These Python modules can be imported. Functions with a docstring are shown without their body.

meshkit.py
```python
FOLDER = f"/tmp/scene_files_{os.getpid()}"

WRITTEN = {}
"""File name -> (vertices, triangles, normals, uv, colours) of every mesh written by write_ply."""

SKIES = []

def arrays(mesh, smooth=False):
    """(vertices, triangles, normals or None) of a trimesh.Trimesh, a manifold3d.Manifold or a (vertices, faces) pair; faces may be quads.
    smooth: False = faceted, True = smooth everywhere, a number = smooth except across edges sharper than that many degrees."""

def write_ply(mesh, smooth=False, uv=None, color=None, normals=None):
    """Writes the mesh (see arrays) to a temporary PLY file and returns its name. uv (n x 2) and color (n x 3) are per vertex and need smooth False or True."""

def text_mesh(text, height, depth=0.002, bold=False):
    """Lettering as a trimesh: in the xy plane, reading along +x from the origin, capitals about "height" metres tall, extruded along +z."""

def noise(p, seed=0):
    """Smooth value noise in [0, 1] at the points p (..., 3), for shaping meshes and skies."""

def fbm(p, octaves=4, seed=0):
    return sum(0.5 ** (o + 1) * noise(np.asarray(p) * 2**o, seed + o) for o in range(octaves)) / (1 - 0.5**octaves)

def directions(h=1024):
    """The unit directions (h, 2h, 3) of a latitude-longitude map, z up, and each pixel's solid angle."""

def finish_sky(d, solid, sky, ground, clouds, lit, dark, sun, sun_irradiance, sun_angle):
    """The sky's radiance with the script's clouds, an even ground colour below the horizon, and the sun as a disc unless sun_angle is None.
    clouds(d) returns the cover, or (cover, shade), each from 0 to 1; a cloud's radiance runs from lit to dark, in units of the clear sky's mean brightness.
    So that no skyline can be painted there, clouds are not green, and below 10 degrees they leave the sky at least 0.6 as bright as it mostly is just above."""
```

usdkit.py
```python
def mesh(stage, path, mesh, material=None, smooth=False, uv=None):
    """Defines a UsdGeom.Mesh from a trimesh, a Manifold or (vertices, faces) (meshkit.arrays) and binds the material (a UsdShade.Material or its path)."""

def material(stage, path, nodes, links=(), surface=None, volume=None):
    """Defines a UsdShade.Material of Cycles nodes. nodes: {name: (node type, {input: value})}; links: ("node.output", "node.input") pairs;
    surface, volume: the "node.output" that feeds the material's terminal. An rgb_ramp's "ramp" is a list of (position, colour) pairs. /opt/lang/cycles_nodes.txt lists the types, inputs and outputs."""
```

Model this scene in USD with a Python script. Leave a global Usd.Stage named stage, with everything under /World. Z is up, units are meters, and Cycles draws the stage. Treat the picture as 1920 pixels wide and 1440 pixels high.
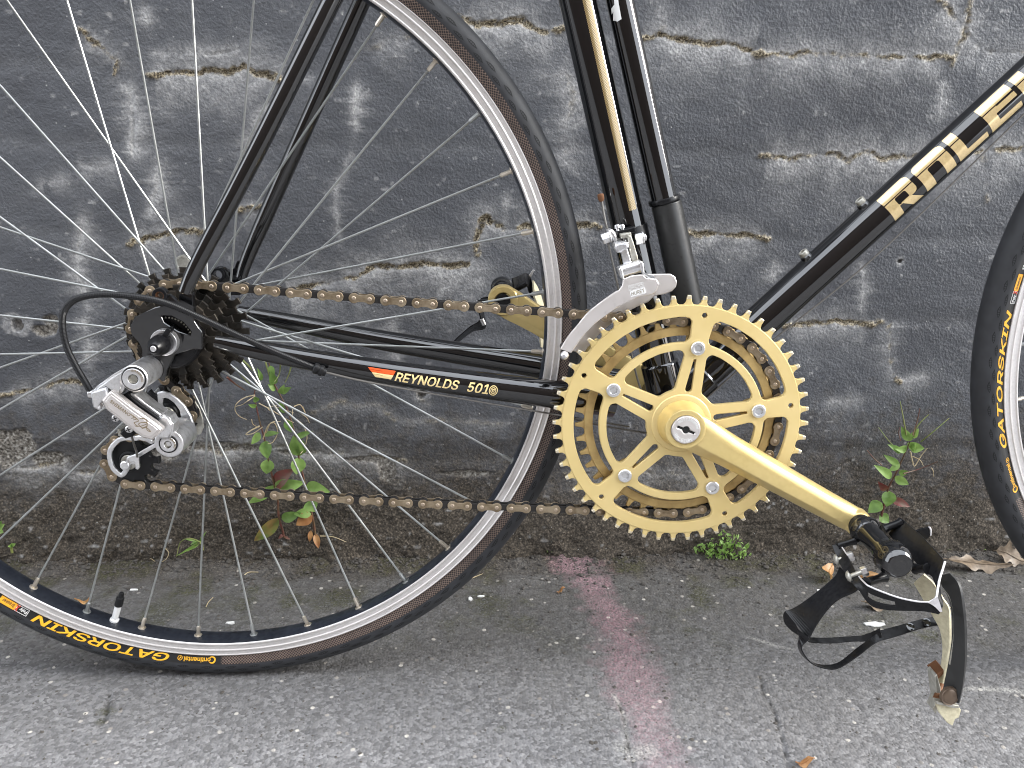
import math
import numpy as np, trimesh, shapely, usdkit, meshkit
from shapely.geometry import Polygon, LineString, Point
from shapely import affinity
from shapely.ops import unary_union
from scipy.spatial import cKDTree
from pxr import Usd, UsdGeom, UsdLux, UsdShade, Gf, Sdf, Vt

# ------------------------------------------------------------------ stage, camera, sky, sun
stage = Usd.Stage.CreateInMemory()
UsdGeom.SetStageUpAxis(stage, UsdGeom.Tokens.z)
UsdGeom.SetStageMetersPerUnit(stage, 1.0)
world = UsdGeom.Xform.Define(stage, '/World')
stage.SetDefaultPrim(world.GetPrim())
UsdGeom.Scope.Define(stage, '/World/Looks')

ZB = 268.816                      # height of the bottom bracket over the ground, mm
LEAN = math.radians(3.0)          # the bicycle leans on the wall behind it
FPX = 1586.36                     # focal length in photograph pixels (1920 wide)
CAM = np.array([-163.131, -720.662, 216.5])          # camera in bicycle coordinates, mm
MC = np.array([[0.9995144280460717, -0.027221069683278625, 0.015163162369104772],
               [0.007423992041688854, -0.26457467482340336, -0.9643366247240924],
               [0.030262063212852592, 0.9639809411017357, -0.26424411577689455]])
cl, sl = math.cos(-LEAN), math.sin(-LEAN)
RX = np.array([[1, 0, 0], [0, cl, -sl], [0, sl, cl]])
CW = RX @ (CAM + [0, 0, ZB])                          # camera in the world, mm

camera = UsdGeom.Camera.Define(stage, '/World/camera')
rows = np.array([RX @ MC[0], RX @ -MC[1], RX @ -MC[2]])
m4 = np.eye(4); m4[:3, :3] = rows; m4[3, :3] = CW / 1000
camera.AddTransformOp().Set(Gf.Matrix4d(*m4.ravel().tolist()))
camera.CreateHorizontalApertureAttr(36.0); camera.CreateVerticalApertureAttr(27.0)
camera.CreateFocalLengthAttr(36.0 * FPX / 1920)
camera.CreateClippingRangeAttr(Gf.Vec2f(0.02, 200))
camera.CreateExposureAttr(EXPOSURE := 2.35)

SUN = np.array([0.90, 0.02, 0.43]); SUN /= np.linalg.norm(SUN)     # towards the sun
SUN_I, SUN_ANGLE, SKY = 0.40, 28.0, 0.12
dome = UsdLux.DomeLight.Define(stage, '/World/sky')
dome.GetPrim().SetCustomDataByKey('kind', 'structure')
skym = usdkit.material(stage, '/World/Looks/sky', {
    'tc': ('texture_coordinate', {}),
    'n': ('noise_texture', {'scale': 2.2, 'detail': 5, 'roughness': 0.55}),
    'r': ('rgb_ramp', {'ramp': [(0.25, (0.6, 0.6, 0.6)), (0.55, (1, 1, 1))]}),
    'sky': ('sky_texture', {'sky_type': 'single_scattering', 'sun_disc': False, 'sun_elevation': float(math.asin(SUN[2])), 'sun_rotation': float(math.atan2(SUN[0], SUN[1]))}),
    'mx': ('mix_color', {'blend_type': 'mix', 'b': (6.2, 6.5, 7.0), 'use_clamp': False}),
    'bg': ('background_shader', {'strength': SKY})},
    [('tc.generated', 'n.vector'), ('n.fac', 'r.fac'), ('r.color', 'mx.fac'), ('sky.color', 'mx.a'), ('mx.result', 'bg.color')], surface='bg.background')
UsdShade.MaterialBindingAPI.Apply(dome.GetPrim()).Bind(skym)
sun = UsdLux.DistantLight.Define(stage, '/World/sun')
sun.CreateIntensityAttr(SUN_I); sun.CreateAngleAttr(SUN_ANGLE); sun.CreateNormalizeAttr(True)
sun.CreateColorAttr(Gf.Vec3f(1.0, 0.96, 0.90))
zx = SUN; xx = np.cross([0, 0, 1], zx); xx /= np.linalg.norm(xx); yx = np.cross(zx, xx)
m4 = np.eye(4); m4[0, :3], m4[1, :3], m4[2, :3] = xx, yx, zx
sun.AddTransformOp().Set(Gf.Matrix4d(*m4.ravel().tolist()))

A = np.array
rng = np.random.default_rng(7)

# ------------------------------------------------------------------ pixels of the photograph to points in space
def P(px, py, y):
    """Point (bicycle mm) seen at a pixel, in the plane of depth y."""
    d = MC.T @ A([(px - 960) / FPX, (py - 720) / FPX, 1.0])
    return CAM + (y - CAM[1]) / d[1] * d
def Pm(v):                                            # bicycle mm -> scene metres (local to the bicycle)
    return (np.asarray(v, float) + [0, 0, ZB]) / 1000
def wray(px, py): return RX @ (MC.T @ A([(px - 960) / FPX, (py - 720) / FPX, 1.0]))
WY0, WK = 225.0, 0.026
def wall_y(x): return WY0 + WK * (x + 130)
def PW(px, py, off=0.0):                              # on the wall (or off mm in front of it), world mm
    d = wray(px, py)
    t = (WY0 - off + WK * (CW[0] + 130) - CW[1]) / (d[1] - WK * d[0])
    return CW + t * d
def PG(px, py, z=0.0):
    d = wray(px, py); return CW + (z - CW[2]) / d[2] * d

# ------------------------------------------------------------------ materials
MATS = {}
def mat(name, nodes, links=(), surface='p.BSDF'):
    MATS[name] = usdkit.material(stage, '/World/Looks/' + name, nodes, links, surface=surface); return MATS[name]
def simple(name, col, rough=0.4, metal=0.0, bevel=0.0, var=0.0, vscale=60, col2=None, bump=0.0, bscale=400, **kw):
    nodes = {'p': ('principled_bsdf', {'base_color': col, 'roughness': rough, 'metallic': metal, **kw})}
    links = []
    if var or col2 is not None:
        nodes['tc'] = ('texture_coordinate', {})
        nodes['n'] = ('noise_texture', {'scale': vscale, 'detail': 5, 'roughness': 0.6})
        nodes['mr'] = ('map_range', {'from_min': 0.3, 'from_max': 0.7, 'to_min': rough - var, 'to_max': rough + var, 'clamp': True})
        links += [('tc.object', 'n.vector'), ('n.fac', 'mr.value'), ('mr.result', 'p.roughness')]
        if col2 is not None:
            nodes['cr'] = ('rgb_ramp', {'ramp': [(0.36, col), (0.66, col2)]})
            links += [('n.fac', 'cr.fac'), ('cr.color', 'p.base_color')]
    nrm = None
    if bevel:
        nodes['bv'] = ('bevel', {'radius': bevel, 'samples': 4}); nrm = 'bv.bevel'
    if bump:
        nodes['tc'] = ('texture_coordinate', {})
        nodes['n2'] = ('noise_texture', {'scale': bscale, 'detail': 4})
        nodes['bp'] = ('bump', {'strength': 0.6, 'distance': bump})
        links += [('tc.object', 'n2.vector'), ('n2.fac', 'bp.height')]
        if nrm: links.append((nrm, 'bp.normal'))
        nrm = 'bp.normal'
    if nrm: links.append((nrm, 'p.normal'))
    return mat(name, nodes, links)

simple('black_paint', (0.002, 0.002, 0.0022), 0.08, var=0.04, vscale=90, coat_weight=1.0, coat_roughness=0.03, coat_ior=1.85, specular_ior_level=0.0)
simple('black_metal', (0.004, 0.004, 0.0045), 0.30, specular_ior_level=0.3, var=0.1, vscale=150, bevel=0.0005)
simple('black_plastic', (0.006, 0.006, 0.0065), 0.42, specular_ior_level=0.3, var=0.08, vscale=120, bevel=0.0004)
simple('pump_sleeve', (0.012, 0.012, 0.0115), 0.40, var=0.10, vscale=200)
simple('gold_anodised', (0.68, 0.52, 0.22), 0.46, metal=0.4, var=0.04, vscale=30, col2=(0.71, 0.55, 0.25), bevel=0.0005)
simple('gold_dirty', (0.34, 0.23, 0.09), 0.5, metal=0.6, var=0.08, vscale=45, col2=(0.58, 0.42, 0.18), bevel=0.0004)
simple('gold_polished', (0.64, 0.49, 0.20), 0.29, metal=0.6, var=0.03, vscale=30, col2=(0.67, 0.52, 0.23), bevel=0.0008)
simple('tooth_steel', (0.62, 0.58, 0.50), 0.42, metal=0.8, var=0.1, vscale=400, col2=(0.72, 0.58, 0.32))
simple('silver', (0.80, 0.79, 0.78), 0.30, metal=0.95, var=0.07, vscale=120, col2=(0.66, 0.66, 0.67), bevel=0.0006)
simple('silver_satin', (0.70, 0.66, 0.63), 0.40, metal=0.9, var=0.05, vscale=150, bevel=0.0006)
simple('silver_dull', (0.52, 0.51, 0.46), 0.45, metal=0.85, var=0.1, vscale=200, col2=(0.34, 0.32, 0.27), bevel=0.0005)
simple('spoke_steel', (0.46, 0.47, 0.46), 0.36, metal=0.9, var=0.08, vscale=90, col2=(0.34, 0.35, 0.335))
simple('nipple_brass', (0.62, 0.56, 0.47), 0.35, metal=0.9)
simple('chain_bronze', (0.20, 0.15, 0.095), 0.40, metal=0.8, var=0.1, vscale=110, col2=(0.34, 0.275, 0.19), bevel=0.0003)
simple('chain_dark', (0.035, 0.032, 0.03), 0.40, metal=0.6, var=0.1, vscale=200, bevel=0.0003)
simple('chain_pin', (0.45, 0.36, 0.27), 0.34, metal=0.9)
simple('sprocket_steel', (0.018, 0.017, 0.015), 0.44, metal=0.7, var=0.12, vscale=60, col2=(0.052, 0.043, 0.033), bevel=0.0003)
simple('rim_black', (0.010, 0.012, 0.017), 0.30, var=0.08, vscale=70)
simple('rubber', (0.013, 0.013, 0.014), 0.62, var=0.12, vscale=60, bump=0.0001, bscale=900, specular_ior_level=0.35)
simple('rubber_groove', (0.004, 0.004, 0.004), 0.85)
simple('yellow_print', (0.78, 0.40, 0.02), 0.55)
simple('orange_print', (0.80, 0.36, 0.02), 0.55)
simple('white_print', (0.72, 0.72, 0.70), 0.5)
simple('red_print', (0.62, 0.06, 0.03), 0.4)
simple('black_print', (0.006, 0.006, 0.006), 0.5)
simple('gold_leaf', (0.66, 0.50, 0.25), 0.20, metal=0.55, var=0.04, vscale=300, coat_weight=1.0, coat_roughness=0.03, coat_ior=1.65)
simple('cream_print', (0.78, 0.60, 0.28), 0.30, coat_weight=0.6)
simple('red_foil', (0.72, 0.09, 0.02), 0.30, coat_weight=0.7)
simple('engraved', (0.22, 0.17, 0.10), 0.5, metal=0.4)
simple('cable_housing', (0.007, 0.007, 0.0075), 0.36, var=0.06, vscale=200, specular_ior_level=0.3)
simple('cable_steel', (0.20, 0.19, 0.175), 0.4, metal=0.8)
simple('valve_stem', (0.80, 0.80, 0.79), 0.3, metal=0.35)
simple('strap_black', (0.010, 0.010, 0.010), 0.5, var=0.15, vscale=110, col2=(0.022, 0.022, 0.021), bump=0.0002, bscale=700)
simple('strap_cream', (0.62, 0.57, 0.40), 0.8, var=0.05, vscale=250, col2=(0.48, 0.43, 0.29), bump=0.0003, bscale=900)
simple('rivet_brown', (0.12, 0.085, 0.06), 0.3, metal=0.5)
simple('rust', (0.14, 0.06, 0.025), 0.7, metal=0.4, var=0.1, vscale=300)
simple('worn_edge', (0.62, 0.60, 0.60), 0.4, metal=0.7, var=0.1, vscale=400)
def leafmat(name, c1, c2, trans=0.35, scale=90):
    mat(name, {'tc': ('texture_coordinate', {}), 'n': ('noise_texture', {'scale': scale, 'detail': 4}),
               'cr': ('rgb_ramp', {'ramp': [(0.35, c1), (0.65, c2)]}),
               'p': ('principled_bsdf', {'roughness': 0.5}), 't': ('translucent_bsdf', {}), 'm': ('mix_closure', {'fac': trans})},
        [('tc.object', 'n.vector'), ('n.fac', 'cr.fac'), ('cr.color', 'p.base_color'), ('cr.color', 't.color'), ('p.BSDF', 'm.closure1'), ('t.BSDF', 'm.closure2')], surface='m.closure')
leafmat('leaf_green', (0.13, 0.24, 0.05), (0.22, 0.36, 0.09))
leafmat('leaf_bright', (0.20, 0.34, 0.075), (0.30, 0.46, 0.13))
leafmat('leaf_red', (0.20, 0.035, 0.035), (0.12, 0.07, 0.04))
leafmat('leaf_withered', (0.32, 0.14, 0.05), (0.46, 0.25, 0.10), 0.2)
leafmat('leaf_half', (0.13, 0.18, 0.04), (0.30, 0.17, 0.06), 0.25, 60)
leafmat('leaf_dry', (0.13, 0.095, 0.062), (0.27, 0.205, 0.14), 0.1, 120)
leafmat('leaf_orange', (0.38, 0.19, 0.07), (0.52, 0.31, 0.13), 0.15, 70)
leafmat('stem_red', (0.16, 0.05, 0.04), (0.12, 0.08, 0.04), 0.1)
leafmat('stem_green', (0.15, 0.20, 0.05), (0.24, 0.25, 0.08), 0.15)
leafmat('straw', (0.48, 0.38, 0.22), (0.60, 0.51, 0.34), 0.15)
leafmat('moss_green', (0.045, 0.10, 0.015), (0.12, 0.20, 0.04), 0.2, 200)

# ------------------------------------------------------------------ scene helpers
def numbered(path):
    if not stage.GetPrimAtPath(path): return path
    k = 1
    while stage.GetPrimAtPath(f'{path}_{k:03d}'): k += 1
    return f'{path}_{k:03d}'
def tag(prim, label=None, cat=None, group=None, kind=None):
    prim = prim.GetPrim() if hasattr(prim, 'GetPrim') else prim
    for k, v in (('label', label), ('category', cat), ('group', group), ('kind', kind)):
        if v: prim.SetCustomDataByKey(k, v)
    return prim
def xform(name, parent='/World', loc=(0, 0, 0), rotx=0):
    x = UsdGeom.Xform.Define(stage, numbered(f'{parent}/{name}'))
    x.AddTranslateOp().Set(Gf.Vec3d(*map(float, loc)))
    if rotx: x.AddRotateXOp().Set(rotx)
    return str(x.GetPath())
def put(parent, name, mesh, material, smooth=35):
    """A mesh in scene metres."""
    if isinstance(mesh, list): mesh = trimesh.util.concatenate(mesh)
    path = numbered(f'{parent}/{name}')
    usdkit.mesh(stage, path, mesh, MATS[material], smooth=smooth)
    return path
def bk(parent, name, mesh, material, smooth=35):
    """A mesh in bicycle millimetres."""
    if isinstance(mesh, list): mesh = trimesh.util.concatenate(mesh)
    mesh = mesh.copy(); mesh.vertices = Pm(mesh.vertices)
    return put(parent, name, mesh, material, smooth)
def T(v, f): return trimesh.Trimesh(np.asarray(v, float), np.asarray(f, int), process=False)

# ------------------------------------------------------------------ mesh helpers (mm)
def spline(pts, n):
    """Catmull-Rom through the points, n samples."""
    p = np.asarray(pts, float)
    if len(p) == 2: return p[0] + np.linspace(0, 1, n)[:, None] * (p[1] - p[0])
    q = np.vstack([2 * p[0] - p[1], p, 2 * p[-1] - p[-2]])
    seg = np.linalg.norm(np.diff(p, axis=0), axis=1) ** 0.5 + 1e-9
    t = np.r_[0, np.cumsum(seg)]; s = np.linspace(0, t[-1], n)
    i = np.clip(np.searchsorted(t, s, 'right') - 1, 0, len(p) - 2); u = ((s - t[i]) / seg[i])[:, None]
    a, b, c, d = q[i], q[i + 1], q[i + 2], q[i + 3]
    return 0.5 * (2 * b + (c - a) * u + (2 * a - 5 * b + 4 * c - d) * u ** 2 + (3 * b - a - 3 * c + d) * u ** 3)
def tube(pts, r, n=12, caps=True, flat=None):
    p = np.asarray(pts, float); r = np.broadcast_to(np.asarray(r, float), (len(p),))
    t = np.gradient(p, axis=0); t /= np.linalg.norm(t, axis=1)[:, None] + 1e-12
    up = A([0, 1.0, 0]) if abs(t[0][1]) < 0.9 else A([0, 0, 1.0])
    N = np.zeros_like(p); u = up
    for i in range(len(p)):
        u = u - t[i] * (u @ t[i]); u /= np.linalg.norm(u); N[i] = u
    B = np.cross(t, N); th = np.linspace(0, 2 * np.pi, n, endpoint=False)
    fl = 1.0 if flat is None else flat
    v = (p[:, None] + r[:, None, None] * (fl * np.cos(th)[None, :, None] * N[:, None] + np.sin(th)[None, :, None] * B[:, None])).reshape(-1, 3)
    f = []
    for i in range(len(p) - 1):
        a = i * n + np.arange(n); b = i * n + (np.arange(n) + 1) % n
        f += np.c_[a, a + n, b].tolist() + np.c_[b, a + n, b + n].tolist()
    if caps:
        k = len(v); v = np.vstack([v, p[0], p[-1]]); e = (len(p) - 1) * n
        f += [[k, j, (j + 1) % n] for j in range(n)] + [[k + 1, e + (j + 1) % n, e + j] for j in range(n)]
    m = T(v, f)
    if m.volume < 0: m.invert()
    return m
def lathe(c, d, prof, n=32, closed=False):
    """prof: (radius, distance along d) pairs; a closed profile makes a ring."""
    d = np.asarray(d, float); d = d / np.linalg.norm(d)
    up = A([0, 0, 1.0]) if abs(d[2]) < 0.9 else A([1.0, 0, 0])
    a = np.cross(up, d); a /= np.linalg.norm(a); b = np.cross(d, a)
    th = np.linspace(0, 2 * np.pi, n, endpoint=False)
    pr = np.asarray(prof, float)
    v = (np.asarray(c) + pr[:, None, 1:2] * d + pr[:, None, 0:1] * (np.cos(th)[None, :, None] * a + np.sin(th)[None, :, None] * b)).reshape(-1, 3)
    f = []; m = len(pr)
    for i in range(m if closed else m - 1):
        j = (i + 1) % m
        p0 = i * n + np.arange(n); p1 = i * n + (np.arange(n) + 1) % n; q0 = j * n + np.arange(n); q1 = j * n + (np.arange(n) + 1) % n
        f += np.c_[p0, q0, p1].tolist() + np.c_[p1, q0, q1].tolist()
    msh = T(v, f)
    if msh.volume < 0: msh.invert()
    return msh
def cyl(a, b, r, n=20, ch=0.0):
    a, b = np.asarray(a, float), np.asarray(b, float); L = np.linalg.norm(b - a)
    if ch: return lathe(a, b - a, [(0, 0), (r - ch, 0), (r, ch), (r, L - ch), (r - ch, L), (0, L)], n)
    return lathe(a, b - a, [(0, 0), (r, 0), (r, L), (0, L)], n)
def polys(g): return [q for q in getattr(g, 'geoms', [g]) if isinstance(q, Polygon) and q.area > 1e-6]
def tri2(poly):
    v, f = trimesh.creation.triangulate_polygon(poly, engine='earcut')
    v = np.asarray(v)[:, :2]; f = np.asarray(f)
    ar = np.cross(v[f[:, 1]] - v[f[:, 0]], v[f[:, 2]] - v[f[:, 0]])
    f[ar < 0] = f[ar < 0][:, ::-1]
    return v, f[np.abs(ar) > 1e-9]
def toxz(v3):                                         # (X, Y, Z) -> x = X, z = Y, y = -Z
    return np.c_[v3[:, 0], -v3[:, 2], v3[:, 1]]
def plate(poly, yf, yb, b=0.35):
    """A flat piece with the outline poly (x, z), front face at yf (towards the camera), back face at yb, front edge chamfered by b."""
    out = []; h = yb - yf; b = min(b, h * 0.45)
    for q in polys(poly):
        q = shapely.geometry.polygon.orient(q)
        inner = q.buffer(-b, join_style=2) if b else q
        hs = h - b
        v, f = tri2(q)
        out.append(T(np.c_[v, np.zeros(len(v))], f[:, ::-1]))
        for ring in [q.exterior] + list(q.interiors):
            c = np.asarray(ring.coords)[:-1]; n = len(c); i = np.arange(n); j = (i + 1) % n
            vv = np.vstack([np.c_[c, np.zeros(n)], np.c_[c, np.full(n, hs)]])
            out.append(T(vv, np.vstack([np.c_[i, j, j + n], np.c_[i, j + n, i + n]])))
        if b:
            for g in polys(q.difference(inner)):
                v, f = tri2(g)
                z = np.where(shapely.distance(shapely.points(v), inner.boundary) < 1e-5, h, hs)
                out.append(T(np.c_[v, z], f))
        for g in polys(inner):
            v, f = tri2(g); out.append(T(np.c_[v, np.full(len(v), h)], f))
    m = trimesh.util.concatenate(out)
    m.vertices = toxz(m.vertices) + [0, yb, 0]
    return m
def pix(pts, y): return [tuple(P(a, b, y)[[0, 2]]) for a, b in pts]
def outline(pts, y, r=0.8):
    """Polygon in the plane y whose corners are seen at those pixels, rounded by r mm."""
    g = Polygon(pix(pts, y)).buffer(0)
    return g.buffer(-r).buffer(2 * r).buffer(-r) if r else g
def pathline(pts, y, w, n=40):
    return LineString(spline([[*q, 0] for q in pix(pts, y)], n)[:, :2]).buffer(w)
def ribbon(ea, eb, th=0.8, n=30, sm=True):
    """Bent sheet between two edges, each a list of (px, py, y)."""
    a = A([P(*q) for q in ea]); b = A([P(*q) for q in eb])
    if sm: a, b = spline(a, n), spline(b, n)
    return sheet(a, b, th)
def sheet(a, b, th):
    t = np.gradient((a + b) / 2, axis=0); w = b - a
    nn = np.cross(t, w); nn /= np.linalg.norm(nn, axis=1)[:, None] + 1e-9
    k = len(a); v = np.vstack([a + nn * th / 2, b + nn * th / 2, b - nn * th / 2, a - nn * th / 2])
    f = []
    for i in range(k - 1):
        for s in range(4):
            p, q = s * k + i, ((s + 1) % 4) * k + i
            f += [[p, q, q + 1], [p, q + 1, p + 1]]
    e = k - 1
    f += [[0, 2 * k, k], [0, 3 * k, 2 * k], [e, k + e, 2 * k + e], [e, 2 * k + e, 3 * k + e]]
    m = T(v, f)
    if m.volume < 0: m.invert()
    return m
def text2(txt, h, shear=0.0, bold=True, sub=1.2, depth=0.12, sx=1.0):
    m = meshkit.text_mesh(txt, h, depth, bold)
    v = np.array(m.vertices); v[:, 0] = v[:, 0] * sx + shear * v[:, 1]; v[:, 0] -= v[:, 0].min()
    v, f = trimesh.remesh.subdivide_to_size(v, m.faces, sub) if sub else (v, m.faces)
    return T(v, f)
def shape2(poly, sub=1.2, depth=0.12):
    ms = [trimesh.creation.extrude_polygon(q, depth, engine='earcut') for q in polys(poly)]
    m = trimesh.util.concatenate(ms)
    v, f = trimesh.remesh.subdivide_to_size(m.vertices, m.faces, sub) if sub else (m.vertices, m.faces)
    return T(v, f)
def flat(m, o, ang, y):
    """Lay a 2D mark on a face that looks towards -y."""
    v = np.array(m.vertices); c, s = math.cos(ang), math.sin(ang)
    x = c * v[:, 0] - s * v[:, 1]; z = s * v[:, 0] + c * v[:, 1]
    return T(np.c_[o[0] + x, y - v[:, 2], o[1] + z], m.faces)
def on_tube(m, p0, d, r, s0, phi0, sgn=1):
    """Wrap a 2D mark round a tube: X along d, Y round the tube, phi measured from the side that looks towards -y."""
    d = np.asarray(d, float) / np.linalg.norm(d)
    n = A([0, -1.0, 0]); n = n - d * (n @ d); n /= np.linalg.norm(n); b = np.cross(d, n) * sgn
    if b[2] < 0 and abs(b[2]) > 0.2: b = -b
    v = np.array(m.vertices); ph = phi0 + v[:, 1] / r; R = r + 0.06 + v[:, 2]
    o = np.asarray(p0) + (s0 + v[:, 0])[:, None] * d + R[:, None] * (np.cos(ph)[:, None] * n + np.sin(ph)[:, None] * b)
    mm = T(o, m.faces)
    if mm.volume < 0: mm.invert()
    return mm

# ------------------------------------------------------------------ the setting: wall
def axis_grid(segs):
    out = [segs[0][0]]
    for a, b, h in segs:
        n = max(1, int(round((b - a) / h))); out += np.linspace(a, b, n + 1)[1:].tolist()
    return A(out)
def Z2(ox, oy, s): return lambda pts: [(ox + a / s, oy + b / s) for a, b in pts]
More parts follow.
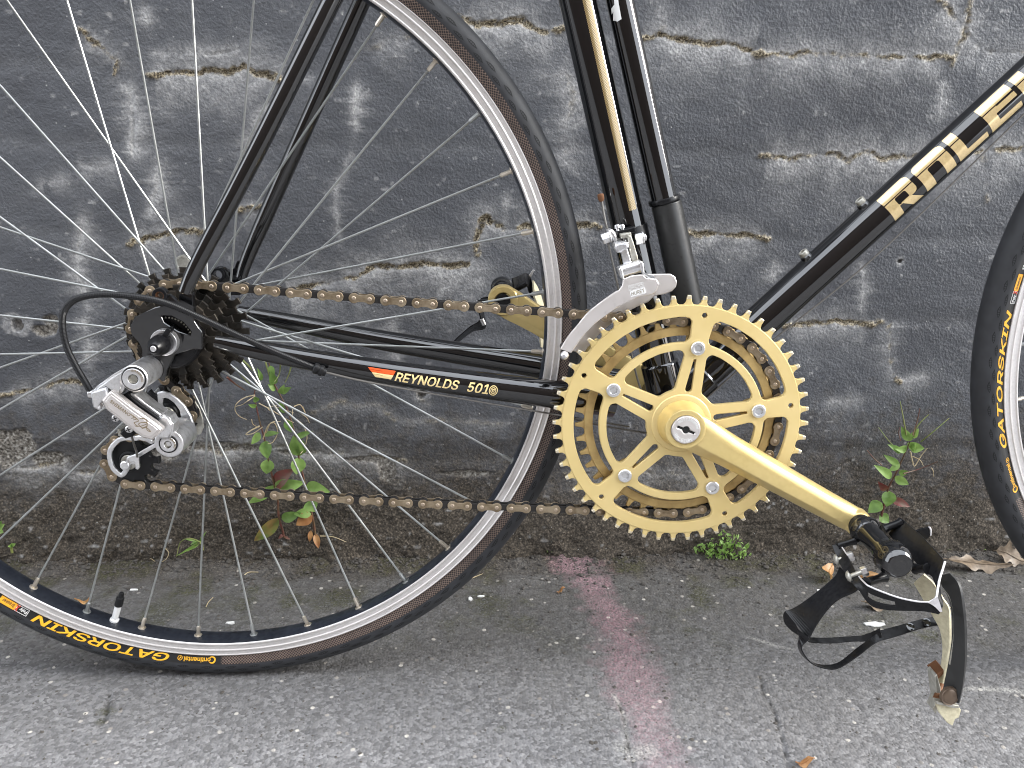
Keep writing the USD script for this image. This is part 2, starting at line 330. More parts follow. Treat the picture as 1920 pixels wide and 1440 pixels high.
# cracks: pixels of the photograph, opening depth mm, half width mm, moss, pale halo, halo width mm
z0, z1, z2, z3, z5, z6 = Z2(0, 0, 3), Z2(560, 0, 3), Z2(400, 440, 2.823), Z2(380, 640, 3.274), Z2(1480, 0, 3), Z2(960, 0, 2.4)
zr = Z2(1400, 480, 2.77)
CR = [
 (z0([(440, 150), (510, 215), (570, 270), (640, 340), (630, 410)]), 3.5, 1.7, .75, .55, 8),
 (z0([(660, 440), (720, 510), (750, 600), (752, 720), (745, 850), (735, 920)]), 1.6, 1.2, .1, .75, 9),
 (z0([(810, 310), (900, 310), (1000, 298), (1100, 292), (1180, 303), (1300, 285), (1390, 260)]), 1.5, .8, 0, .5, 9),
 (z0([(820, 415), (900, 420), (1000, 412), (1080, 408), (1160, 398), (1250, 400), (1330, 390), (1380, 380), (1440, 410), (1520, 430), (1590, 455)]), 6, 2.2, .9, .6, 19),
 (z0([(1600, 460), (1700, 440), (1790, 440)]), 1, 1, 0, .55, 6),
 (z0([(1520, 560), (1450, 660), (1400, 770), (1440, 960)]), 1, 1.2, .1, .55, 9),
 (z0([(720, 1370), (830, 1340), (930, 1320), (1030, 1300), (1140, 1305)]), 4, 2.0, .85, .55, 15),
 (z0([(1320, 1180), (1400, 1165), (1490, 1165)]), 2, 1.6, .6, .45, 8),
 (z0([(875, 860), (885, 980), (880, 1090), (850, 1170), (815, 1260)]), .9, 1, .1, .75, 7),
 (z0([(800, 0), (825, 80), (832, 200)]), .6, 1, .1, .6, 6),
 (z0([(400, 930), (480, 940), (600, 930), (700, 920)]), .5, 1, 0, .45, 9),
 (z0([(250, 1040), (330, 1010), (130, 1090)]), .3, 1, 0, .35, 8),
 ([(155, 385), (158, 430), (146, 480), (150, 520), (163, 560), (158, 600), (165, 640), (170, 700)], 1.0, 1.2, .1, .7, 7),
 ([(0, 742), (60, 731), (95, 722), (130, 714), (160, 720), (180, 732)], 4, 2, .7, .55, 12),
 ([(0, 872), (50, 878), (110, 874), (160, 886), (210, 868)], 4, 2, .3, .45, 10),
 (z3([(-120, 680), (0, 650), (120, 690), (250, 640), (400, 650), (500, 640), (640, 680), (760, 690), (880, 690), (1000, 700), (1244, 740)]), 3, 1.8, .3, .55, 11),
 (z2([(370, 305), (430, 298), (510, 280), (590, 255), (680, 240), (760, 222), (810, 190), (850, 165), (920, 175), (1000, 172), (1120, 155), (1200, 152), (1280, 170), (1340, 155), (1390, 100), (1400, 70)]), 6, 2.2, 1.0, .62, 22),
 (z1([(1000, 1440), (1010, 1330), (1040, 1240), (1080, 1240), (1130, 1270), (1180, 1288), (1240, 1278), (1330, 1275), (1460, 1290), (1600, 1270), (1700, 1270)]), 4.5, 2.0, .85, .5, 14),
 (z2([(1285, 175), (1260, 240), (1200, 295), (1165, 360)]), .6, .8, 0, .62, 5),
 (z2([(960, 410), (950, 500), (965, 580), (985, 700)]), .7, 1, .1, .6, 8),
 (z2([(1050, 790), (1100, 860), (1180, 940)]), .8, .8, .2, .3, 6),
 (z2([(520, 950), (640, 890), (760, 905), (880, 900), (960, 970), (1200, 985), (1600, 1000)]), .8, .8, .2, .28, 5),
 (z1([(335, 440), (325, 540), (318, 650), (320, 780)]), .7, 1.2, .1, .75, 5),
 (z1([(285, 830), (280, 900), (210, 1080), (215, 1190), (235, 1420)]), .3, .7, 0, .5, 4),
 (z1([(1170, 1060), (1165, 1150), (1175, 1240)]), .4, .9, .05, .5, 6),
 (z1([(380, 270), (500, 240), (570, 215), (640, 205)]), .8, 1, .15, .4, 10),
 (z1([(900, 95), (950, 118), (1050, 142), (1150, 125), (1230, 112), (1290, 145), (1340, 165), (1400, 180), (1490, 160)]), 5.5, 2.1, .9, .58, 17),
 (z1([(1505, 260), (1520, 460), (1545, 560), (1510, 700), (1510, 860), (1450, 1000)]), 1.2, .9, .15, .45, 12),
 (z6([(560, 170), (640, 165), (680, 158), (760, 178), (850, 195), (950, 195), (1050, 222), (1130, 240)]), 6, 2.2, .95, .6, 18),
 ([(1420, 100), (1480, 104), (1510, 97), (1545, 102), (1600, 104), (1660, 106), (1720, 108), (1787, 106)], 3, 1.7, .55, .55, 16),
 (z6([(600, 60), (660, 30), (680, 110), (690, 160)]), .8, 1, .15, .5, 14),
 (z5([(1020, 0), (1000, 120), (980, 200), (940, 290), (920, 370)]), 3.5, 1.5, .4, .5, 12),
 (z5([(840, 0), (900, 60), (950, 130), (985, 185), (1040, 235), (1080, 265), (1160, 295), (1290, 300), (1400, 310)]), 3, 1.5, .45, .45, 14),
 (z5([(875, 430), (872, 480), (860, 600), (845, 720)]), 2, 1, .1, .62, 6),
 (z5([(-160, 870), (0, 890), (110, 880), (240, 862), (330, 897), (440, 855), (520, 888), (650, 880), (760, 870), (900, 870), (1140, 842), (1240, 835), (1400, 840)]), 3.2, 1.7, .55, .58, 17),
 (z5([(1090, 860), (1110, 1000), (1120, 1120)]), 1.5, 1, .2, .3, 8),
 (z6([(780, 1050), (900, 1055), (960, 1060), (1050, 1062), (1150, 1070)]), 4.5, 1.9, .75, .55, 13),
 (zr([(150, 0), (155, 150)]), .5, 1, 0, .45, 9),
 (zr([(600, 0), (608, 150), (600, 340)]), 1.8, 1, .1, .6, 6),
 (zr([(200, 365), (300, 352), (380, 348), (460, 343), (540, 350), (600, 350), (650, 358)]), 5, 2.2, .9, .5, 12),
 (zr([(650, 355), (740, 350), (742, 380), (746, 470), (750, 560), (770, 630), (800, 655)]), 3.5, 1.5, .6, .52, 9),
 (zr([(740, 665), (830, 645), (890, 630), (960, 615)]), .5, 1, .05, .55, 8),
 (zr([(370, 745), (480, 755), (560, 745), (640, 735)]), .3, .8, 0, .4, 7),
 (zr([(520, 760), (470, 800), (460, 880)]), .3, .8, 0, .3, 6),
 ([(1060, 890), (1200, 886), (1330, 890)], 1.5, 1.5, .2, .3, 12),
]
# the joint lines that part the blocks (world mm along the wall, height)
def wl(l): return A([PW(a, b)[[0, 2]] for a, b in l])
HJ = [A([(-4000, 560), (-760, 560), (-511, 547), (-447, 549), (-373, 540), (-184, 601), (-88, 595), (-5, 588), (98, 579), (172, 573), (313, 575), (407, 583), (560, 590), (4000, 590)]),
      A([(-4000, 390), (-760, 390), (-519, 383), (-465, 387), (-384, 322), (-287, 352), (-197, 354), (-168, 400), (-114, 397), (-27, 396), (57, 392), (118, 390), (200, 384), (560, 388), (4000, 388)]),
      A([(-4000, 200), (-760, 200), (-633, 217), (-608, 208), (-400, 222), (-268, 261), (-80, 285), (183, 290), (250, 294), (292, 294), (560, 290), (4000, 290)]),
      A([(-4000, 135), (-760, 133), (-492, 138), (-398, 138), (-258, 120), (-80, 128), (120, 132), (4000, 135)]),
      A([(-4000, 478), (-90, 478), (127, 476), (202, 478), (280, 476), (407, 485), (4000, 485)]),
      A([(-4000, 760), (4000, 760)])]
def zj(k, x): return np.interp(x, HJ[k][:, 0], HJ[k][:, 1])
VJ = {0: [-3400, -2700, -2000, -1300, -900, -510, -250, 20, 318, 620, 1200, 1900, 2600, 3300],
      1: [-3300, -2600, -1900, -1200, -800, -536, -385, -84, 130, 315, 560, 1100, 1800, 2500, 3200],
      2: [-3400, -2700, -2000, -1300, -820, -600, -440, -222, -80, 95, 255, 480, 1000, 1700, 2500, 3300],
      3: [-3200, -2500, -1800, -1100, -700, -500, -330, -130, 130, 303, 520, 1100, 1800, 2600, 3300],
      4: [-3000, -2000, -1000, 0, 1000, 2000, 3000],
      5: [-3100, -2100, -1100, -600, -100, 400, 900, 2000, 3000]}
def block_id(x, z):
    c = np.full(x.shape, 4)                            # row: 5 above, 0.. downwards
    c = np.where(z > zj(5, x), 6, c)
    row = np.where(z > zj(5, x), 5, np.where(z > zj(0, x), 0, np.where(z > zj(1, x), 1, np.where(z > zj(2, x), 2, np.where(z > zj(3, x), 3, 4)))))
    bid = row * 1000
    for r, vs in VJ.items():
        wob = 12 * np.sin(z / 37.0 + r)
        bid = np.where(row == r, r * 1000 + np.searchsorted(A(vs), x + wob), bid)
    # the course right of the seat tube is split once more
    bid = np.where((row == 1) & (x > -84) & (z < zj(4, x)), bid + 500, bid)
    return bid
def build_wall():
    gx = axis_grid([(-4000, -1400, 130), (-1400, -800, 30), (-800, -740, 6), (-740, 510, 1.6), (510, 600, 6), (600, 1300, 35), (1300, 4000, 135)])
    gz = axis_grid([(-30, -4, 8), (-4, 640, 1.6), (640, 720, 6), (720, 1150, 30), (1150, 1500, 115)])
    X, Zg = np.meshgrid(gx, gz)
    q = np.c_[X.ravel(), np.zeros(X.size), Zg.ravel()]
    halo = np.zeros(len(q)); moss = np.zeros(len(q)); groove = np.zeros(len(q)); raw = np.zeros(len(q))
    n1 = meshkit.fbm(q / 9.0, 3, 3); n2 = meshkit.fbm(q / 26.0, 4, 9); n3 = meshkit.noise(q / 3.2, 21); n4 = meshkit.fbm(q / 90.0, 3, 31)
    for i, (pts, dep, w, ms, hl, hw) in enumerate(CR):
        l = A([PW(a, b)[[0, 2]] for a, b in pts])
        s = spline(np.c_[l, np.zeros(len(l))], max(8, int(np.linalg.norm(np.diff(l, axis=0), axis=1).sum() / 1.0)))[:, :2]
        t = np.arange(len(s)) * 1.0
        jz = np.c_[t / 7.0, np.full(len(s), i * 7.7), np.zeros(len(s))]
        s = s + np.c_[meshkit.fbm(jz, 3, 5) - .5, meshkit.fbm(jz, 3, 6) - .5] * 6.5
        along = meshkit.fbm(np.c_[t / 16.0, np.full(len(s), i * 3.3), np.zeros(len(s))], 3, 8)
        ends = np.clip(np.minimum(t, t[-1] - t) / 18.0, 0.15, 1)
        lo, hi = s.min(0) - 70, s.max(0) + 70
        sel = np.where((q[:, 0] > lo[0]) & (q[:, 0] < hi[0]) & (q[:, 2] > lo[1]) & (q[:, 2] < hi[1]))[0]
        d, k = cKDTree(s).query(q[sel][:, [0, 2]])
        al = along[k] * ends[k]; sg = (q[sel, 2] - s[k, 1])
        below = np.where(sg < 0, 1.35, 0.75)
        g = .62 * dep * np.exp(-(d / (w * (0.5 + 1.2 * along[k]))) ** 2) * np.clip(al * 2.2 - .25, 0, 1.2)
        groove[sel] = np.maximum(groove[sel], g)
        h = 1.75 * hl * np.exp(-(d / (1.15 * hw * below * (0.35 + 1.1 * n2[sel]))) ** 1.2) * (0.30 + 1.0 * n1[sel]) * np.clip(al * 2.3, 0, 1)
        halo[sel] = np.maximum(halo[sel], h)
        mw = 0.7 + 4.3 * along[k]
        mo = ms * np.clip(1.25 - d / mw, 0, 1) * np.clip((along[k] - 0.36 + .12 * (ms > .5)) * 5, 0, 1) * np.clip(2.2 * n3[sel] - .1, 0, 1.3) * (ms > .12)
        moss[sel] = np.maximum(moss[sel], mo)
    # faint joints elsewhere, chipped patches, holes
    def blob(px, py, rx, rz, amt=1.0, sh=.45):
        c = PW(px, py)
        d = np.sqrt(((q[:, 0] - c[0]) / rx) ** 2 + ((q[:, 2] - c[2]) / rz) ** 2)
        return amt * np.clip((1.15 + sh * 2 * (n1 - .5) + .8 * (n2 - .5) - d) * 4, 0, 1)
    for a in [(34, 835, 22, 18), (20, 860, 20, 9), (90, 862, 22, 8), (98, 605, 8, 10), (86, 620, 12, 6), (10, 845, 12, 22)]:
        raw = np.maximum(raw, blob(*a))
    for a in [(400, 838, 34, 5), (470, 842, 22, 4), (560, 848, 26, 4), (700, 862, 30, 4), (725, 880, 9, 16), (860, 888, 32, 4), (310, 852, 20, 9), (440, 520, 9, 7)]:
        raw = np.maximum(raw, .8 * blob(*a))
    hol = blob(32, 608, 5, 6, 1.0) + blob(790, 740, 4, 4, 1.0) + blob(1688, 490, 2.5, 2.5, .8)
    rim = blob(32, 608, 14, 13, .5) + blob(790, 740, 9, 9, .4) + blob(1688, 490, 6, 6, .4)
    halo = np.maximum(halo, np.clip(rim, 0, .6))
    joint = np.zeros(len(q))
    for k in range(6):
        dj = np.abs(q[:, 2] - zj(k, q[:, 0]) - 5 * (n2 - .5))
        joint = np.maximum(joint, np.exp(-(dj / 9.0) ** 2))
    spk = np.clip((meshkit.noise(q / 5.5, 77) - .80) * 9, 0, 1) * np.clip((n2 - .5) * 6, 0, 1) * .5
    halo = np.clip(np.maximum(np.maximum(halo, spk), .10 * joint * n1), 0, 1)
    inz = np.clip(1 - np.abs(q[:, 0] + 115) / 2500, 0, 1)
    out = 3.2 * (n4 - .5) + 1.4 * (n2 - .5) + .6 * (n1 - .5) + .30 * (n3 - .5) - .9 * joint
    out += -groove + moss * (1.2 + 3.6 * n3) * np.clip(1.6 - groove, .2, 1) - raw * (2.5 + 2.5 * n3 - 1.2 * n1) - hol * 5
    foot = np.clip(1 - q[:, 2] / 120.0, 0, 1)
    out += foot ** 2 * 16 * (0.6 + .8 * n2) + foot * 2.5 * (n1 - .5) + np.clip(1 - q[:, 2] / 160.0, 0, 1) * 1.6 * (n3 - .5)
    out += np.exp(-((q[:, 2] - 150) / 10.0) ** 2) * 1.0
    v = np.c_[q[:, 0], wall_y(q[:, 0]) - out, q[:, 2]] / 1000
    ny, nx = X.shape
    idx = np.arange(nx * ny).reshape(ny, nx)
    a, b, c, d = idx[:-1, :-1].ravel(), idx[:-1, 1:].ravel(), idx[1:, 1:].ravel(), idx[1:, :-1].ravel()
    f = np.vstack([np.c_[a, b, c], np.c_[a, c, d]])
    nrm = np.zeros_like(v); fn = np.cross(v[f[:, 1]] - v[f[:, 0]], v[f[:, 2]] - v[f[:, 0]])
    for k in range(3): np.add.at(nrm, f[:, k], fn)
    nrm /= np.linalg.norm(nrm, axis=1)[:, None]
    mask = np.c_[np.clip(halo, 0, 1), np.clip(moss, 0, 1), np.clip(raw + hol * .5, 0, 1)]
    cx = (X[:-1, :-1] + X[1:, 1:]).ravel() / 2; cz = (Zg[:-1, :-1] + Zg[1:, 1:]).ravel() / 2
    bid = block_id(cx, cz); bid = np.r_[bid, bid]
    root = xform('wall')
    tag(stage.GetPrimAtPath(root), 'black painted block wall with cracked mossy joints behind the bicycle', 'wall')
    def piece(name, ff, vv=None, nn=None, mk=None):
        vv, nn, mk = v if vv is None else vv, nrm if nn is None else nn, mask if mk is None else mk
        u, inv = np.unique(ff, return_inverse=True)
        m = UsdGeom.Mesh.Define(stage, numbered(f'{root}/{name}'))
        m.CreatePointsAttr(Vt.Vec3fArray.FromNumpy(vv[u].astype(np.float32)))
        m.CreateFaceVertexCountsAttr(Vt.IntArray.FromNumpy(np.full(len(ff), 3, np.int32)))
        m.CreateFaceVertexIndicesAttr(Vt.IntArray.FromNumpy(inv.reshape(-1).astype(np.int32)))
        m.CreateSubdivisionSchemeAttr('none')
        m.CreateNormalsAttr(Vt.Vec3fArray.FromNumpy(nn[u].astype(np.float32))); m.SetNormalsInterpolation('vertex')
        UsdGeom.PrimvarsAPI(m).CreatePrimvar('mask', Sdf.ValueTypeNames.Color3fArray, 'vertex').Set(Vt.Vec3fArray.FromNumpy(mk[u].astype(np.float32)))
        UsdShade.MaterialBindingAPI.Apply(m.GetPrim()).Bind(MATS['wall_paint'])
    for k in np.unique(bid): piece('block', f[bid == k])
    # the body of the wall behind its face
    e = 4000; bb = [(-e, wall_y(-e) + 8), (e, wall_y(e) + 8), (e, wall_y(e) + 210), (-e, wall_y(-e) + 210)]
    bv = A([(x, y, z) for z in (-30, 1498) for x, y in bb]) / 1000
    bf = A([(0, 1, 5), (0, 5, 4), (1, 2, 6), (1, 6, 5), (2, 3, 7), (2, 7, 6), (3, 0, 4), (3, 4, 7), (4, 5, 6), (4, 6, 7), (0, 2, 1), (0, 3, 2)])
    usdkit.mesh(stage, root + '/core', T(bv, bf), MATS['wall_paint'])
class O(str): pass
class G:
    """A small writer of node graphs: call it with a node type, the wanted output and the inputs."""
    def __init__(self): self.n, self.l = {}, []
    def __call__(self, kind, out, **inp):
        nm = f'{kind}_{len(self.n)}'; vals = {}
        for k, v in inp.items():
            if isinstance(v, O): self.l.append((str(v), f'{nm}.{k}'))
            else: vals[k] = v
        self.n[nm] = (kind, vals)
        return O(f'{nm}.{out}')
    def noise(self, vec, scale, detail=4, rough=0.55, **k): return self('noise_texture', 'fac', vector=vec, scale=scale, detail=detail, roughness=rough, **k)
    def ramp(self, fac, *stops): return self('rgb_ramp', 'color', fac=fac, ramp=list(stops))
    def mr(self, v, a, b, c=0.0, d=1.0): return self('map_range', 'result', value=v, from_min=a, from_max=b, to_min=c, to_max=d, clamp=True)
    def math(self, op, a, b=0.5, c=0.0, clamp=False): return self('math', 'value', math_type=op, value1=a, value2=b, value3=c, use_clamp=clamp)
    def mix(self, fac, a, b, blend='mix'): return self('mix_color', 'result', fac=fac, a=a, b=b, blend_type=blend)
    def bump(self, h, dist, strength=1.0, **k): return self('bump', 'normal', height=h, distance=dist, strength=strength, **k)
    def done(self, name, surface): MATS[name] = usdkit.material(stage, '/World/Looks/' + name, self.n, self.l, surface=surface)

def wall_material():
    g = G(); pos = g('geometry', 'position'); z = g('separate_xyz', 'z', vector=pos)
    mask = g('attribute', 'color', attribute='mask'); sep = g('separate_color', 'r', color=mask); nm = sep.split('.')[0]
    halo, moss, raw = O(nm + '.r'), O(nm + '.g'), O(nm + '.b')
    big, mid, fine, grain = g.noise(pos, 6, 6, .6), g.noise(pos, 60, 5, .65), g.noise(pos, 330, 3), g.noise(pos, 900, 2)
    paint = g.ramp(big, (.30, (.066, .068, .075)), (.50, (.080, .083, .091)), (.72, (.094, .097, .105)))
    d = g.math('add', g.mr(z, .03, .31, 1.0, 0.0), g.math('multiply_add', mid, .9, -.45))
    d = g.mr(d, .38, .85)
    dirt = g.ramp(g.noise(pos, 420, 4, .65), (.34, (.020, .017, .013)), (.50, (.052, .043, .033)), (.60, (.098, .081, .062)), (.72, (.21, .18, .145)))
    col = g.mix(d, paint, dirt)
    hf = g.math('multiply', halo, g.mr(fine, .28, .66, .45, 1.3), clamp=True)
    col = g.mix(hf, col, (.40, .395, .385))
    col = g.mix(raw, col, g.ramp(fine, (.35, (.05, .045, .04)), (.5, (.21, .19, .16)), (.68, (.46, .44, .40))))
    col = g.mix(g.math('multiply', moss, 2.0, clamp=True), col, g.ramp(g.noise(pos, 520, 4, .65), (.36, (.020, .015, .010)), (.46, (.10, .078, .046)), (.54, (.27, .225, .15)), (.66, (.50, .45, .33))))
    vd = g('voronoi_texture', 'distance', vector=pos, scale=240); vn = vd.split('.')[0]
    vc = g('separate_color', 'r', color=O(vn + '.color'))
    sp = g.math('multiply', g.mr(vd, .22, .14), g.mr(vc, .955, .975, 0, .65))
    col = g.mix(sp, col, (.42, .42, .40))
    n = g.bump(g.noise(pos, 360, 2.5, .5), .0016, .8); n = g.bump(grain, .0004, .5, normal=n)
    g.done('wall_paint', g('principled_bsdf', 'BSDF', base_color=col, roughness=g.mr(d, 0, .6, .50, .95), specular_ior_level=.4, normal=n))
wall_material()
build_wall()

# ------------------------------------------------------------------ the setting: ground
PINK = [(1075, 1052), (1105, 1085), (1130, 1125), (1150, 1165), (1172, 1220), (1192, 1275), (1212, 1330), (1232, 1385), (1250, 1440), (1268, 1500)]
def ground_z(x, y):
    q = np.c_[np.ravel(x), np.ravel(y), np.zeros(np.size(x))]
    n1, n2, n3 = meshkit.fbm(q / 60.0, 3, 11) - .5, meshkit.fbm(q / 14.0, 3, 12) - .5, meshkit.noise(q / 4.0, 13) - .5
    d = wall_y(q[:, 0]) - q[:, 1]                      # distance from the wall
    near = np.clip(1 - np.abs(q[:, 1] - 40) / 1500, 0, 1)
    h = near * (2.2 * n1 + 1.4 * n2 + .8 * n3)
    h += np.clip(1 - d / 34.0, 0, 1) ** 1.3 * (9 + 10 * n2 + 5 * n3) - 2.4 * np.exp(-((d - 42 - 12 * n1) / 7.0) ** 2)
    return h - 1.2
def build_ground():
    gx = axis_grid([(-40000, -6000, 3000), (-6000, -1000, 250), (-1000, -780, 20), (-780, 520, 1.8), (520, 900, 20), (900, 6000, 250), (6000, 40000, 3000)])
    gy = axis_grid([(-40000, -6000, 3000), (-6000, -700, 250), (-700, -190, 15), (-190, 262, 1.8), (262, 290, 10)])
    X, Y = np.meshgrid(gx, gy); q = np.c_[X.ravel(), Y.ravel(), np.zeros(X.size)]
    z = ground_z(X, Y)
    n1, n2 = meshkit.fbm(q / 12.0, 3, 41), meshkit.fbm(q / 40.0, 3, 42)
    def near(pts, n=200):
        s = spline(A([PG(*p) for p in pts]) * [1, 1, 0], n)
        return cKDTree(s[:, :2]).query(q[:, :2])[0]
    pink = np.clip(1.2 - near(PINK) / 27.0 + 1.3 * (n1 - .5) + .9 * (n2 - .5), 0, 1) * np.clip(.85 + q[:, 1] / 400.0, .55, 1.25)
    pink = np.clip(pink, 0, 1)
    d = wall_y(q[:, 0]) - q[:, 1]
    soil = np.clip(1.25 - d / 62.0 + 1.6 * (n2 - .5) + .6 * (n1 - .5), 0, 1)
    moss = np.clip((n2 - .52) * 6, 0, 1) * np.clip(1.2 - np.abs(d - 70) / 130.0, 0, 1)
    for px, py, r in [(200, 1330, 7), (190, 1350, 5), (940, 1365, 5), (450, 1140, 12), (1290, 1180, 14), (480, 1105, 14), (1740, 1190, 16), (1440, 1090, 14), (1545, 1062, 14)]:
        c = PG(px, py); dd = np.hypot(q[:, 0] - c[0], (q[:, 1] - c[1]) * 1.2)
        moss = np.maximum(moss, np.clip(1.2 - dd / r + 1.4 * (n1 - .5), 0, 1))
    pale = np.zeros(len(q))
    for pts, w in [([(1150, 1300), (1160, 1318), (1172, 1345), (1178, 1395)], 2.0), ([(1165, 1400), (1185, 1412), (1215, 1405)], 8.0), ([(1805, 1288), (1860, 1290), (1930, 1296)], 3.5), ([(1400, 1190), (1440, 1205), (1490, 1215)], 2.0)]:
        dd = near(pts, 60); pale = np.maximum(pale, np.clip(1.3 - dd / w + 1.6 * (n1 - .5), 0, 1) * .8)
    cr = np.zeros(len(q))
    for pts in [[(1160, 1318), (1170, 1345), (1175, 1385), (1185, 1420), (1190, 1450)], [(1425, 1265), (1432, 1300), (1450, 1330), (1470, 1400), (1480, 1440)], [(205, 1300), (200, 1330), (192, 1360)]]:
        dd = near(pts, 120); cr = np.maximum(cr, np.exp(-(dd / 1.6) ** 2))
    z = z - 2.2 * cr * np.clip(n1 * 2 - .4, 0, 1)
    v = np.c_[X.ravel(), Y.ravel(), z] / 1000
    ny, nx = X.shape; idx = np.arange(nx * ny).reshape(ny, nx)
    a, b, c, e = idx[:-1, :-1].ravel(), idx[:-1, 1:].ravel(), idx[1:, 1:].ravel(), idx[1:, :-1].ravel()
    m = usdkit.mesh(stage, '/World/ground', T(v, np.vstack([np.c_[a, b, c], np.c_[a, c, e]])), MATS['asphalt'], smooth=True)
    mk = np.c_[pink, np.maximum(soil, 0), np.clip(moss, 0, 1)]
    UsdGeom.PrimvarsAPI(m).CreatePrimvar('mask', Sdf.ValueTypeNames.Color3fArray, 'vertex').Set(Vt.Vec3fArray.FromNumpy(mk.astype(np.float32)))
    UsdGeom.PrimvarsAPI(m).CreatePrimvar('pale', Sdf.ValueTypeNames.Color3fArray, 'vertex').Set(Vt.Vec3fArray.FromNumpy(np.c_[pale, cr, pale * 0].astype(np.float32)))
    tag(m, kind='structure')
def ground_material():
    g = G(); pos = g('geometry', 'position'); y = g('separate_xyz', 'y', vector=pos)
    sep = g('separate_color', 'r', color=g('attribute', 'color', attribute='mask')); nm = sep.split('.')[0]
    pink, soil, moss = O(nm + '.r'), O(nm + '.g'), O(nm + '.b')
    pale = g('separate_color', 'r', color=g('attribute', 'color', attribute='pale')); crack = O(pale.split('.')[0] + '.g')
    big, mid, fine = g.noise(pos, 9, 5, .6), g.noise(pos, 120, 5, .6), g.noise(pos, 520, 4, .65)
    v1 = g('voronoi_texture', 'distance', vector=pos, scale=330); c1 = g('separate_color', 'r', color=O(v1.split('.')[0] + '.color'))
    v2 = g('voronoi_texture', 'distance', vector=pos, scale=135); k2 = g('separate_color', 'r', color=O(v2.split('.')[0] + '.color')); k2g = O(k2.split('.')[0] + '.g')
    base = g.ramp(g.math('multiply_add', c1, .5, g.math('multiply', fine, .5)), (.16, (.085, .083, .084)), (.38, (.148, .145, .147)), (.60, (.220, .216, .218)), (.85, (.34, .335, .335)))
    base = g.mix(g.mr(big, .35, .65, .0, .35), base, (.125, .122, .122))
    worn = g.mr(g.math('add', y, g.math('multiply_add', mid, .16, -.08)), -.16, .13, 0, 1)      # mud and age towards the wall
    base = g.mix(g.math('multiply', worn, g.mr(fine, .3, .7, .45, .95)), base, g.ramp(mid, (.3, (.036, .033, .029)), (.7, (.084, .078, .068))))
    st = g.math('multiply', g.mr(v2, .34, .22), g.mr(k2, .87, .89))
    base = g.mix(st, base, g.ramp(k2g, (.1, (.16, .155, .15)), (.4, (.22, .20, .18)), (.7, (.36, .34, .31)), (.95, (.50, .47, .42))))
    base = g.mix(g.math('multiply', soil, .9, clamp=True), base, g.ramp(g.noise(pos, 420, 4, .7), (.34, (.014, .011, .009)), (.5, (.045, .036, .028)), (.6, (.10, .085, .066)), (.74, (.30, .27, .22))))
    base = g.mix(g.math('multiply', moss, g.mr(fine, .36, .6, 0, .85)), base, g.ramp(mid, (.35, (.022, .022, .010)), (.65, (.060, .062, .022))))
    base = g.mix(g.math('multiply', pink, g.mr(fine, .38, .60, .08, .80)), base, g.ramp(mid, (.3, (.26, .145, .165)), (.7, (.36, .225, .25))))
    base = g.mix(g.math('multiply', pale, g.mr(fine, .38, .6, 0, .9)), base, (.40, .39, .36))
    base = g.mix(g.math('multiply', crack, g.mr(mid, .4, .6, 0, .9)), base, (.022, .020, .017))
    n = g.bump(g.math('multiply_add', v1, -1.0, 1.0), .0011, .7); n = g.bump(fine, .0009, .8, normal=n); n = g.bump(st, .0007, .5, normal=n)
    g.done('asphalt', g('principled_bsdf', 'BSDF', base_color=base, roughness=.9, specular_ior_level=.35, normal=n))
ground_material()
build_ground()
# ------------------------------------------------------------------ the bicycle
BIKE = xform('bicycle', rotx=math.degrees(-LEAN))
tag(stage.GetPrimAtPath(BIKE), 'black road bicycle with gold chainset leaning by the wall', 'bicycle')
HUB = A([-414.32, 0, 69.41]); HUBF = A([607.6, 0, 69.41])
YV = A([0, 1.0, 0])

# frame tubes
def line_tube(a, b, ra, rb, n=28, k=24): return tube(spline([a, b], k), np.linspace(ra, rb, k), n)
ST0 = A([0, 0, 0.0]); ST1 = P(1083, 0, 0); STD = (ST1 - ST0) / np.linalg.norm(ST1 - ST0)
st = bk(BIKE, 'seat_tube', tube(spline([ST0 + STD * 10, ST0 + STD * 545], 20), 14.7, 48), 'black_paint')
DT1 = P(1920, 153, 0); DTD = DT1 / np.linalg.norm(DT1)
dt = bk(BIKE, 'down_tube', tube(spline([DTD * 12, DTD * 612], 20), 15.6, 48), 'black_paint')
HTB = DTD * 612; HTD = A([-0.2924, 0, 0.9563])
bk(BIKE, 'head_tube', tube([HTB - HTD * 25, HTB + HTD * 125], 17.5, 32), 'black_paint')
bk(BIKE, 'top_tube', tube(spline([ST0 + STD * 525, HTB + HTD * 95], 8), 12.7, 28), 'black_paint')
bk(BIKE, 'fork', [tube(spline([HTB - HTD * 25, HTB - HTD * 45 + YV * s * 28, HTB - HTD * 200 + YV * s * 44, HUBF + A([-14, s * 50, 70]), HUBF + A([0, s * 52, 6])], 30), np.linspace(11, 7, 30), 16) for s in (-1, 1)] +
   [tube([HTB - HTD * 42 - YV * 30, HTB - HTD * 42 + YV * 30], 11, 16)], 'black_paint')
bk(BIKE, 'seat_post', tube([ST0 + STD * 545, ST0 + STD * 660], 13.3, 24), 'silver')
sad = ST0 + STD * 660
bk(BIKE, 'saddle', trimesh.Trimesh(*(lambda h: (h.vertices, h.faces))(trimesh.util.concatenate([trimesh.creation.icosphere(2, 1)]).apply_transform(np.diag([70., 66, 22, 1])).apply_translation(sad + [-70, 0, 30])), process=False), 'black_plastic')
shell = bk(BIKE, 'bottom_bracket', [lathe([0, -34, 0], YV, [(14, 0), (20, 0), (20.3, 2), (20.3, 66), (20, 68), (14, 68)], 40),
    lathe(ST0 + STD * 10, STD, [(16.6, 0), (16.6, 30), (16.0, 31), (14.6, 32.5)], 36), lathe(DTD * 12, DTD, [(17.4, 0), (17.4, 30), (16.8, 31), (15.5, 32.5)], 36)], 'black_paint')
